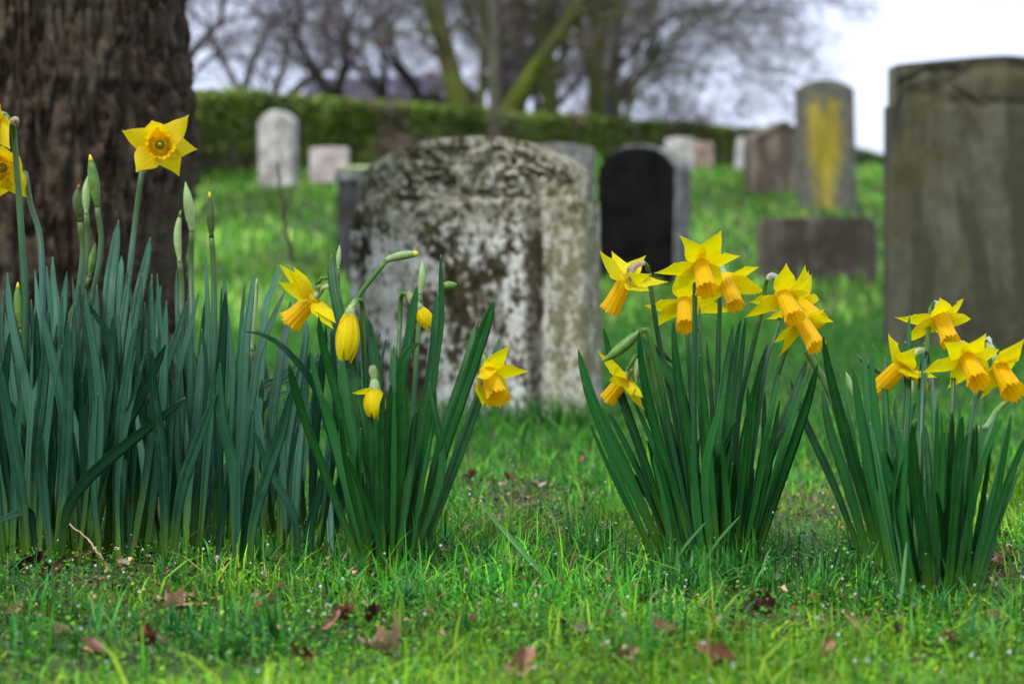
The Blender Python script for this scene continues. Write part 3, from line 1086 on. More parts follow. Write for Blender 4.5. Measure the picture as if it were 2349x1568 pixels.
# ------------------------------------------------------------------ background trees
def grow(p, d, L, r, lvl, maxl, out, g, spread=.55, up=.12, minr=.006):
    n_ = 4
    pts = [p]
    for i in range(n_):
        d = nrm(d + g.normal(0, .10 + .03 * lvl, 3) + np.array([0, 0, up * .25]))
        pts.append(pts[-1] + d * L / n_)
    r2 = max(r * (.62 if lvl else .75), minr)
    out.append((np.array(pts), r, r2, lvl))
    if lvl >= maxl:
        return
    k = 2 if g.uniform() < .45 else 3
    for i in range(k):
        a = nrm(np.cross(d, g.normal(0, 1, 3)))
        nd = nrm(d * math.cos(spread) + a * math.sin(spread) * g.uniform(.7, 1.3) + np.array([0, 0, up]))
        grow(pts[-1], nd, L * g.uniform(.62, .86), r2 * g.uniform(.65, .9), lvl + 1, maxl, out, g, spread, up, minr)
    for i in range(2 if lvl else 1):
        j = g.integers(1, n_)
        a = nrm(np.cross(d, g.normal(0, 1, 3)))
        nd = nrm(d * .55 + a * .85)
        grow(pts[j], nd, L * g.uniform(.4, .65), r2 * .5, lvl + (2 if lvl < maxl - 1 else 1), maxl, out, g, spread, up, minr)

def tree_meshes(name, seed, L0, r0, maxl, spread=.55, up=.12, thick=2, stems=1, lean=0, droop=0, minr=.006, custom=None):
    g = np.random.default_rng(seed)
    out = []
    if custom:
        for pts, ra, rb, reps in custom:
            sp = spline(pts, 14)
            out.append((sp, ra, rb, 0))
            for q_ in range(reps):
                j = g.integers(4, 14)
                d = nrm(np.gradient(sp, axis=0)[j] * 1.2 / np.linalg.norm(np.gradient(sp, axis=0)[j]) + g.normal(0, .8, 3))
                grow(sp[j], d, L0 * g.uniform(.5, .9), rb * .6, 2, maxl, out, g, spread, up, minr)
    else:
        for s_ in range(stems):
            d0 = nrm(np.array([g.normal(0, .3 if stems > 1 else .05) + lean, g.normal(0, .2), 1]))
            grow(np.array([0., 0, -.1]), d0, L0, r0, 0, maxl, out, g, spread, up, minr)
    tb, tw = MB(), []
    tv, tq, o_ = [], [], 0
    for pts, ra, rb, lvl in out:
        if lvl <= thick:
            tube(tb, pts, np.linspace(ra, rb, len(pts)), 8 if lvl < 2 else 5, False)
        else:
            n_ = len(pts)
            T = nrm(pts[-1] - pts[0])
            a = nrm(np.cross(T, (.3, .5, .8)))
            b = np.cross(T, a)
            rr = np.linspace(ra, rb * .6, n_)
            for k in range(3):
                an = 2 * math.pi * k / 3
                tv.append(pts + rr[:, None] * (math.cos(an) * a + math.sin(an) * b))
            i = np.arange(n_ - 1)
            for k in range(3):
                k2 = (k + 1) % 3
                tq.append(np.stack([o_ + k * n_ + i, o_ + k2 * n_ + i, o_ + k2 * n_ + i + 1, o_ + k * n_ + i + 1], 1))
            o_ += 3 * n_
    return tb.mesh("trunk"), mesh_np("crown", np.vstack(tv), np.vstack(tq))

def place_tree(meshes, u, d, label, mats, group="bare trees beyond the hedge", rz=0.0, sc=1.0, name="tree"):
    x_ = (u - 1174.5) * d / F
    z_ = float(terrain(x_, d))
    o = bpy.data.objects.new(name, None)
    COL.objects.link(o)
    o.location = (x_, d, z_ - .05)
    o.rotation_euler = (0, 0, rz)
    o.scale = (sc, sc, sc)
    tag(o, label, "tree", group)
    for nm, me, m_ in (("trunk", meshes[0], mats[0]), ("crown", meshes[1], mats[1])):
        c = bpy.data.objects.new(nm, me)
        COL.objects.link(c)
        c.parent = o
        if not me.materials:
            me.materials.append(m_)
    return o

mossy, twg = (M["bark_moss"], M["twig_dark"]), (M["bark_far"], M["twig"])
# the two-stemmed mossy tree: limbs fork from a low base
V_tree = tree_meshes("v", 11, 1.9, .3, 6, .6, .05, 3, minr=.011, custom=[
    ([(0, 0, -.2), (-.10, 0, .8), (-.45, .1, 2.0), (-.95, .1, 4.2), (-1.5, 0, 8)], .27, .10, 16),
    ([(.25, .1, -.2), (.45, .1, .9), (1.15, 0, 2.1), (1.9, -.1, 3.2), (3.2, -.2, 5.6)], .26, .08, 16),
    ([(.1, .2, .3), (.15, .3, 2.5), (.25, .3, 6)], .10, .04, 8)])
place_tree(V_tree, 1090, 46, "mossy tree forking low into two spreading limbs, behind the hedge", mossy)
U_tree = tree_meshes("u", 12, 2.0, .24, 6, .55, .1, 3, minr=.010, custom=[
    ([(0, 0, -.2), (.05, 0, 1.5), (-.05, .1, 3.5), (.2, .1, 8)], .25, .12, 18),
    ([(0, 0, 1.8), (.5, .1, 3), (1.2, .2, 6)], .10, .04, 10)])
place_tree(U_tree, 1258, 50, "straight mossy trunk right of the forked tree", mossy, rz=.5)
place_tree(U_tree, 1372, 47, "greenish upright trunk standing nearest the open sky", mossy, rz=2.2, sc=1.0)
place_tree(U_tree, 1185, 62, "thinner brown trunk seen through the fork of the mossy tree", mossy, rz=4.0, sc=.9)
# small spreading tree at the edge of the wood
S_tree = tree_meshes("s", 14, 1.5, .1, 6, .55, .0, 3, minr=.008, custom=[
    ([(0, 0, -.2), (.05, 0, 1.0), (.25, 0, 2.0), (.8, 0, 2.9), (1.8, .1, 3.7)], .10, .04, 14),
    ([(.02, 0, .9), (-.15, 0, 2), (-.2, 0, 4)], .07, .03, 10),
    ([(.1, 0, 1.6), (.9, .1, 2.3), (2.2, .2, 2.5)], .05, .02, 9)])
place_tree(S_tree, 1428, 50, "slender young tree leaning into the open sky at the end of the wood", mossy)
# long limb reaching out over the gap
L_tree = tree_meshes("l", 15, 1.3, .1, 6, .5, -.02, 3, minr=.007, custom=[
    ([(0, 0, -.2), (0, 0, 2.5), (.3, 0, 4.5), (.8, 0, 6.5)], .2, .08, 10),
    ([(0, 0, 2.6), (1.2, 0, 3.9), (2.8, 0, 4.3), (4.6, .1, 4.2)], .08, .02, 22),
    ([(0.2, 0, 3.6), (1.5, .3, 4.9), (3.2, .4, 5.3), (5.0, .4, 5.0)], .07, .02, 20)])
place_tree(L_tree, 1405, 56, "tree whose long twiggy boughs reach right across the pale sky", twg)
T1 = tree_meshes("t1", 21, 2.1, .18, 6, .62, .02, 2, 2, minr=.0048)
T2 = tree_meshes("t2", 22, 1.9, .15, 6, .68, .0, 2, 2, minr=.0048)
T3 = tree_meshes("t3", 23, 2.4, .2, 6, .58, .05, 2, 1, minr=.0048)
B1 = tree_meshes("b1", 24, .85, .03, 5, .6, .05, 1, 5, minr=.006)
far = [(-120, 36, T3, 1.7, 1.0, "bare tree hidden behind the big trunk, furthest left"), (200, 44, T2, 4.4, 1.1, "bare tree hidden behind the big trunk, next beyond the hedge end"),
       (450, 38, T1, .3, 1.0, "bare tree beyond the hedge, right beside the big trunk"),
       (560, 50, T2, 1.4, 1.15, "bare tree above the narrow pale headstone"),
       (800, 43, T2, 5.0, 1.0, "dark twiggy tree at the left of the house roof"),
       (945, 53, T1, 2.0, 1.0, "tangled bare tree left of the forked mossy one"),
       (1150, 58, T3, 3.9, 1.1, "bare tree in the depth of the wood behind the thin sapling"),
       (1225, 57, T1, 5.4, 1.0, "twiggy tree behind the straight mossy trunk"),
       (1310, 57, T2, .2, 1.15, "bare tree between the two straight mossy trunks"),
       (1085, 64, T1, 2.9, 1.3, "distant bare tree in the fork of the mossy tree"),
       ]
for u_, d_, tm, rz_, sc_, lb in far:
    place_tree(tm, u_, d_, lb, twg, rz=rz_, sc=sc_)
for u_, d_, rz_, sc_, lb in [(1545, 66, .3, 1.2, "low bare bush on the skyline right of the slender tree"), (1625, 74, 1.9, 1.1, "wispy bare bush at the far end of the hedge")]:
    place_tree(B1, u_, d_, lb, twg, rz=rz_, sc=sc_, name="shrub", group="bare bushes on the skyline")["category"] = "shrub"
# reddish bare shrubs in front of the hedge
B2 = tree_meshes("b2", 26, .34, .012, 5, .6, .02, 1, 4, minr=.003)
for u_, d_, rz_, sc_, lb in [(945, 27, .3, .8, "pinkish-brown bare shrub before the hedge, above the grey tomb")]:
    place_tree(B2, u_, d_, lb, (M["twig_pink"], M["twig_pink"]), rz=rz_, sc=sc_, name="shrub", group="bare shrubs in front of the hedge")["category"] = "shrub"

# pale sapling in front of the hedge
SP = tree_meshes("sp", 27, .7, .02, 5, .5, .1, 0, minr=.003, custom=[([(0, 0, -.1), (.02, 0, 1.5), (-.02, 0, 3.0), (.03, 0, 5.2)], .062, .05, 0), ([(.03, 0, 5.2), (.1, 0, 6.2), (.15, .1, 7.5)], .05, .01, 9)])
place_tree(SP, 1130, 20.5, "thin pale straight sapling in front of the hedge, behind the lichened headstone", (M["bark_grey"], M["twig_dark"]), group="young trees")

# evergreens
def leafball(name, u, d, w, h, cols, label, n_=5000, z0=0.0):
    g = np.random.default_rng(int(u))
    x_ = (u - 1174.5) * d / F
    zg = float(terrain(x_, d))
    cl = nrmz(g.normal(0, 1, (26, 3))) * g.uniform(.3, .9, (26, 1))
    k = g.integers(0, 26, n_)
    p = cl[k] + g.normal(0, .22, (n_, 3))
    p = p * np.array([w / 2, w / 2, h / 2]) + np.array([0, 0, h * .5 + z0])
    p[:, 2] = np.abs(p[:, 2])
    sz = g.uniform(.03, .08, n_)
    a = nrmz(g.normal(0, 1, (n_, 3)))
    b = nrmz(np.cross(a, g.normal(0, 1, (n_, 3))))
    V = np.stack([p - a * sz[:, None], p + b * sz[:, None] * .5, p + a * sz[:, None], p - b * sz[:, None] * .5], 1).reshape(-1, 3)
    c = palette(g, n_, cols, [1] * len(cols))
    o = empty(name, (x_, d, zg), label, "shrub")
    f = link("foliage", mesh_np("foliage", V, np.arange(len(V)).reshape(-1, 4), np.repeat(c, 4, 0), smooth=False), M["grass"])
    f.parent = o
    mb = MB()
    for q_ in range(5):
        e_ = cl[q_] * np.array([w / 2, w / 2, h / 2]) + np.array([0, 0, h * .5 + z0])
        tube(mb, spline([(0, 0, -.05), e_ * .5 + (0, 0, .1), e_], 6), np.linspace(.04, .01, 6), 5)
    s_ = link("stem", mb.mesh("stem"), M["bark_far"])
    s_.parent = o
leafball("evergreen_shrub", 1014, 52, 1.3, 2.0, [(.012, .035, .012), (.02, .05, .02)], "small dark evergreen bush showing over the hedge by the forked tree")
leafball("evergreen_shrub", 2010, 66, 3.2, .95, [(.02, .05, .015), (.035, .075, .02)], "dark green bush on the skyline between two headstones", z0=-.1)
leafball("evergreen_shrub", 1885, 70, 4.0, .8, [(.02, .05, .015), (.035, .075, .02)], "dark green bush hidden mostly behind the yellow-stained headstone", z0=-.1)

# house beyond the hedge
def house():
    d = 105.0
    x_ = (885 - 1174.5) * d / F
    z_ = float(terrain(x_, d))
    zt = CAMH + (700 - 178) * d / F - z_
    o = empty("house", (x_, d, z_ - .3), "low house with a dark purplish slate roof half hidden beyond the hedge", "house")
    wl_, dp = 7.0, 5.0
    ev = zt - 1.0
    w_ = link("wall", boxmesh("wall", wl_, dp, 0, ev + .2, .03), simple("brick_wall", (.17, .10, .08), .9, .3, 3))
    w_.parent = o
    mb = MB()
    a, b = wl_ / 2 + .35, dp / 2 + .35
    zr = zt + .3
    mb.add([(-a, -b, ev), (a, -b, ev), (a, b, ev), (-a, b, ev), (-a + .3, 0, zr), (a - .3, 0, zr)],
           [(0, 1, 5, 4), (2, 3, 4, 5), (1, 2, 5), (3, 0, 4), (3, 2, 1, 0)])
    r_ = link("roof", mb.mesh("roof", False), simple("slate_roof", (.055, .042, .07), .6, .3, 1.5))
    r_.parent = o
    for wx in (-2.2, 0, 2.2):
        f = link("window", boxmesh("window", .95, .08, 1.0, 2.1, .02), simple("window_paint", (.6, .6, .58), .5))
        f.parent = o
        f.location = (wx, -dp / 2 - .03, 0)
        g_ = link("pane", boxmesh("pane", .8, .04, 1.08, 2.02, .01), simple("window_glass", (.03, .035, .04), .1))
        g_.parent = f
        g_.location = (0, -.04, 0)
    c = link("chimney", boxmesh("chimney", .7, .6, zr - .6, zr + .25, .03), simple("chimney_brick", (.18, .09, .07), .9, .3, 4))
    c.parent = r_
    c.location = (2.2, .3, 0)
house()
# blue bin between the trunks
e = P(1376, 262, 52)
zb = float(terrain(e[0], e[1]))
o = empty("wheelie_bin", (e[0], e[1], zb), "small bright blue bin just visible above the hedge beside the greenish trunk", "bin")
hb = CAMH + (700 - 212) * 52 / F - zb
zz0 = hb - 1.05
q_ = link("body", boxmesh("body", .42, .45, zz0, hb - .08, .03), simple("blue_plastic", (.02, .10, .42), .4, .1))
q_.parent = o
q_ = link("lid", boxmesh("lid", .46, .5, hb - .075, hb, .02), simple("blue_lid", (.02, .08, .34), .4, .1))
q_.parent = o
q_ = link("plinth", boxmesh("plinth", .6, .6, -.1, zz0 - .003, .02), M["stone_grey"])
q_.parent = o

# ------------------------------------------------------------------ daffodil leaves
def crop(ox, oy, s):
    return lambda x_, y_: ((ox + x_ / s) * .78092, (oy + y_ / s) * .78092)
c1, c2, c3 = crop(0, 200, 1.96), crop(750, 650, 2.24), crop(1650, 650, 2.412)
c4, c5, cR, cB, cL = crop(2300, 800, 2.613), crop(0, 800, 1.651), crop(1600, 1000, 1.5554), crop(700, 1100, 2.349), crop(500, 700, 3.136)

def leaf_mesh(pts, wid, phi, thick=.0011, n_=18, twist=.3, fold=.42, blunt=.70):
    p = spline(pts, n_)
    T = np.gradient(p, axis=0)
    T = T / np.linalg.norm(T, axis=1)[:, None]
    V, uv = [], []
    for i in range(n_):
        t_ = i / (n_ - 1)
        side = nrm(np.cross(T[i], (0, -1, 0)))
        nn = np.cross(side, T[i])
        a = phi + twist * (t_ - .4)
        s_ = side * math.cos(a) + nn * math.sin(a)
        nn = np.cross(s_, T[i])
        w = wid * (.52 + .48 * min(1, t_ / .5))
        if t_ > blunt:
            q = (t_ - blunt) / (1 - blunt)
            w *= math.sqrt(max(0, 1 - q ** 1.7)) * .97 + .03
        w *= .5
        cu = fold * w
        prof = [(-1, cu), (-.5, cu * .22), (0, 0), (.5, cu * .22), (1, cu), (.5, cu * .22 - thick), (0, -thick * 1.5), (-.5, cu * .22 - thick)]
        for k, (a_, b_) in enumerate(prof):
            V.append(p[i] + s_ * a_ * w + nn * b_)
            uv.append((a_ * .5 + .5, t_))
    m = 8
    Q = [(i * m + k, i * m + (k + 1) % m, (i + 1) * m + (k + 1) % m, (i + 1) * m + k) for i in range(n_ - 1) for k in range(m)]
    return mesh_np("leaf", np.array(V), np.array(Q), uv=np.array(uv))

def add_leaf(parent, px, wpx, m, d=None, dtip=0.0, phi=None, g=random, name="leaf", fold=.42, blunt=.60, twist=.3):
    """px: points from tip to base in picture units; base lies on the ground"""
    b = G(px[-1][0], px[-1][1] + 16) if d is None else P(px[-1][0], px[-1][1], d)
    dd = b[1]
    n_ = len(px)
    pts = [b - np.array([0, 0, .004])]
    for i in range(n_ - 2, -1, -1):
        f = (n_ - 1 - i) / (n_ - 1)
        pts.append(P(px[i][0], px[i][1], dd + dtip * f))
    if phi is None:
        phi = g.uniform(-.7, .7)
    wid = wpx * dd / F / max(.6, math.cos(phi))
    o = link(name, leaf_mesh(pts, wid, phi, fold=fold, blunt=blunt, twist=twist), m, parent)
    return o

def fill_leaves(parent, n_, u0, u1, v0, v1, top, spread, wr, m, seed, hr=(.7, 1.0), d_of=None):
    g = random.Random(seed)
    uc = (u0 + u1) / 2
    for i in range(n_):
        bu = g.uniform(u0, u1)
        bv = g.uniform(v0, v1)
        b = G(bu, bv)
        f = (bu - uc) / max(1, (u1 - u0) / 2)
        hgt = (bv - top(bu)) * g.uniform(*hr)
        du = f * spread * g.uniform(.5, 1.2) + g.gauss(0, spread * .35)
        bend = g.gauss(0, .10) * hgt + du * .12
        px = [(bu + du, bv - hgt), (bu + du * .55 - bend * .4, bv - hgt * .52), (bu, bv)]
        add_leaf(parent, px, g.uniform(*wr), m, dtip=g.uniform(-.05, .06), phi=g.uniform(-1.1, 1.1), g=g)

def clump(name_label, u, v):
    b = G(u, v)
    return empty("daffodil_clump", b, name_label, "daffodil clump", "clumps of daffodil leaves")

LB, LG = M["leaf_blue"], M["leaf_green"]

# ---- clump in the middle right (seven open flowers above it)
K3 = clump("upright dark green leaf clump under the densest bunch of blooms, right of the lichened stone", 1640, 1300)
L3 = [([(1326, 800), (1365, 930), (1440, 1085), (1530, 1270)], 30, -.02, .2), ([(1337, 878), (1420, 1090), (1515, 1285)], 14, -.03, .3),
      ([(1352, 970), (1420, 1120), (1505, 1265)], 11, 0, .1), ([(1383, 746), (1412, 870), (1470, 1040), (1560, 1275)], 21, .02, -.3),
      ([(1400, 850), (1450, 960), (1545, 1240)], 14, .06, .6), ([(1465, 757), (1478, 860), (1515, 1015), (1606, 1290)], 23, -.03, .4),
      ([(1450, 754), (1496, 815), (1554, 896), (1575, 1040), (1602, 1290)], 30, .03, -.5), ([(1544, 731), (1555, 850), (1582, 1015), (1630, 1290)], 24, .0, .3),
      ([(1606, 699), (1602, 800), (1612, 960), (1640, 1290)], 20, .05, .1), ([(1604, 812), (1628, 1015), (1652, 1290)], 16, -.03, .9),
      ([(1620, 776), (1634, 950), (1645, 1285)], 11, .06, 0), ([(1682, 741), (1660, 880), (1645, 1030), (1640, 1290)], 22, .03, -.2),
      ([(1698, 731), (1680, 880), (1665, 1060), (1655, 1290)], 19, .0, .5), ([(1711, 724), (1695, 880), (1680, 1040), (1668, 1290)], 16, .04, .2),
      ([(1748, 828), (1725, 960), (1690, 1290)], 20, -.03, .1), ([(1763, 783), (1735, 870), (1690, 1080), (1675, 1285)], 15, .05, -.5),
      ([(1787, 860), (1757, 1015), (1700, 1290)], 16, .0, .6), ([(1789, 915), (1766, 1050), (1712, 1290)], 14, -.02, .1),
      ([(1852, 822), (1815, 930), (1760, 1060), (1690, 1290)], 25, .03, .25), ([(1876, 831), (1845, 940), (1790, 1100), (1722, 1300)], 25, -.03, -.3),
      ([(1858, 838), (1800, 1020), (1712, 1290)], 14, .0, .7), ([(1690, 1180), (1680, 1230), (1668, 1310)], 12, -.04, .3),
      ([(1655, 1010), (1668, 1130), (1680, 1300)], 15, -.05, .4), ([(1585, 1020), (1600, 1150), (1618, 1300)], 15, -.03, .4),
      ([(1550, 830), (1560, 1000), (1590, 1280)], 14, .05, .2), ([(1500, 1010), (1530, 1130), (1575, 1290)], 13, -.02, -.2),
      ([(1770, 955), (1740, 1120), (1695, 1300)], 13, -.04, .2), ([(1724, 915), (1705, 1090), (1680, 1300)], 18, -.05, .1)]
for px, w_, dt, ph in L3:
    add_leaf(K3, px, w_, LG, dtip=dt, phi=ph)
fill_leaves(K3, 34, 1530, 1725, 1255, 1300, lambda u: 860, 95, (11, 20), LG, 31, (.45, 1.0))

# ---- right-hand clump
K4 = clump("daffodil leaf clump at the right, below four open flowers in front of the olive headstone", 2110, 1370)
L4 = [([(1887, 767), (1905, 860), (1960, 1070), (2045, 1330)], 26, -.02, .2), ([(1811, 867), (1850, 975), (1915, 1120), (1990, 1300)], 19, .04, -.2),
      ([(1886, 888), (1905, 985), (1945, 1110), (2010, 1320)], 24, .02, .3), ([(1927, 858), (1960, 1013), (2025, 1330)], 11, .03, .5),
      ([(1954, 838), (1972, 950), (1997, 1100), (2045, 1335)], 24, -.02, -.3), ([(1980, 788), (1993, 930), (2012, 1093), (2052, 1340)], 22, .04, .2),
      ([(2002, 788), (2002, 870), (2022, 1050), (2062, 1350)], 20, .0, .4), ([(2031, 816), (2028, 900), (2040, 1090), (2072, 1350)], 19, .15, -.4),
      ([(2086, 720), (2082, 880), (2072, 1093), (2088, 1360)], 20, .15, .1), ([(2120, 783), (2108, 980), (2097, 1370)], 17, .15, .3),
      ([(2150, 924), (2149, 1093), (2140, 1380)], 14, -.02, .5), ([(2159, 941), (2162, 1093), (2145, 1380)], 12, -.03, .1),
      ([(2202, 912), (2196, 1093), (2165, 1380)], 10, .0, .1), ([(2208, 950), (2200, 1040), (2192, 1200), (2165, 1390)], 28, -.02, .2),
      ([(2238, 894), (2222, 1010), (2182, 1375)], 14, .04, .2), ([(2253, 918), (2244, 1043), (2198, 1370)], 9, .03, .2),
      ([(2301, 956), (2262, 1040), (2232, 1150), (2182, 1385)], 17, -.02, .3), ([(2282, 960), (2252, 1060), (2190, 1375)], 15, .02, .8),
      ([(2311, 980), (2290, 1090), (2255, 1220), (2212, 1380)], 22, .02, -.3), ([(2360, 990), (2320, 1085), (2270, 1230), (2216, 1400)], 20, -.03, .2),
      ([(2033, 1032), (2058, 1130), (2103, 1345)], 15, -.05, .2), ([(2093, 967), (2100, 1100), (2120, 1240), (2135, 1392)], 29, -.05, .3),
      ([(2065, 1102), (2085, 1210), (2120, 1370)], 13, -.06, .4), ([(2228, 1037), (2226, 1200), (2218, 1390)], 12, -.05, .1),
      ([(2338, 1080), (2290, 1200), (2235, 1380)], 15, .04, .5)]
for px, w_, dt, ph in L4:
    add_leaf(K4, px, w_, LG, dtip=dt, phi=ph)
fill_leaves(K4, 18, 1990, 2085, 1290, 1335, lambda u: 900, 70, (10, 20), LG, 41, (.5, 1.0))
fill_leaves(K4, 32, 2075, 2225, 1340, 1395, lambda u: 940, 75, (10, 20), LG, 42, (.5, 1.0))

# ---- clump in front of the lichened stone
K2 = clump("loose clump of long green daffodil leaves directly in front of the lichened headstone", 895, 1310)
L2 = [([(760, 581), (768, 660), (795, 780), (840, 1010), (880, 1310)], 27, .06, .1), ([(1010, 583), (1014, 660), (1013, 760), (985, 950), (930, 1290)], 13, .0, .5),
      ([(1004, 668), (996, 800), (965, 990), (915, 1290)], 21, .03, .1), ([(957, 652), (945, 740), (925, 860), (905, 1054), (890, 1290)], 22, .0, .2),
      ([(964, 783), (938, 806), (922, 850), (929, 960), (920, 1100), (912, 1305)], 25, -.03, .3), ([(1135, 687), (1110, 760), (1080, 850), (1011, 1054), (945, 1295)], 28, -.02, -.1),
      ([(1093, 738), (1072, 820), (1010, 1010), (940, 1280)], 14, .04, .3), ([(1147, 771), (1128, 840), (1065, 1020), (962, 1275)], 16, .03, .2),
      ([(999, 889), (992, 970), (972, 1080), (930, 1285)], 16, -.04, .2), ([(835, 715), (850, 780), (866, 900), (868, 1080), (878, 1300)], 24, .02, -.3),
      ([(730, 724), (745, 800), (785, 960), (865, 1320)], 20, -.03, .2), ([(713, 804), (733, 891), (795, 1110), (852, 1320)], 17, .0, .4),
      ([(662, 832), (690, 930), (752, 1100), (852, 1335)], 21, -.04, .1), ([(735, 898), (768, 1010), (855, 1320)], 22, -.02, -.2),
      ([(781, 954), (800, 1090), (860, 1325)], 13, -.05, .3), ([(784, 815), (800, 930), (830, 1100), (868, 1305)], 25, .03, .2),
      ([(812, 800), (835, 920), (872, 1290)], 21, .05, .4), ([(873, 762), (862, 800), (850, 900), (868, 1290)], 9, .05, .3),
      ([(795, 1040), (850, 1180), (902, 1345)], 13, -.07, .2), ([(903, 790), (905, 960), (905, 1290)], 18, .04, .2),
      ([(880, 900), (876, 1080), (885, 1320)], 16, -.04, .5), ([(848, 940), (857, 1100), (872, 1310)], 20, .0, .0), ([(955, 940), (940, 1090), (905, 1310)], 20, .02, .2),
      ([(985, 1010), (965, 1120), (930, 1300)], 13, .03, .2)]
for px, w_, dt, ph in L2:
    add_leaf(K2, px, w_, LG, dtip=dt, phi=ph, blunt=.88)
fill_leaves(K2, 22, 835, 955, 1275, 1325, lambda u: 850, 70, (11, 20), LG, 51, (.4, .95))

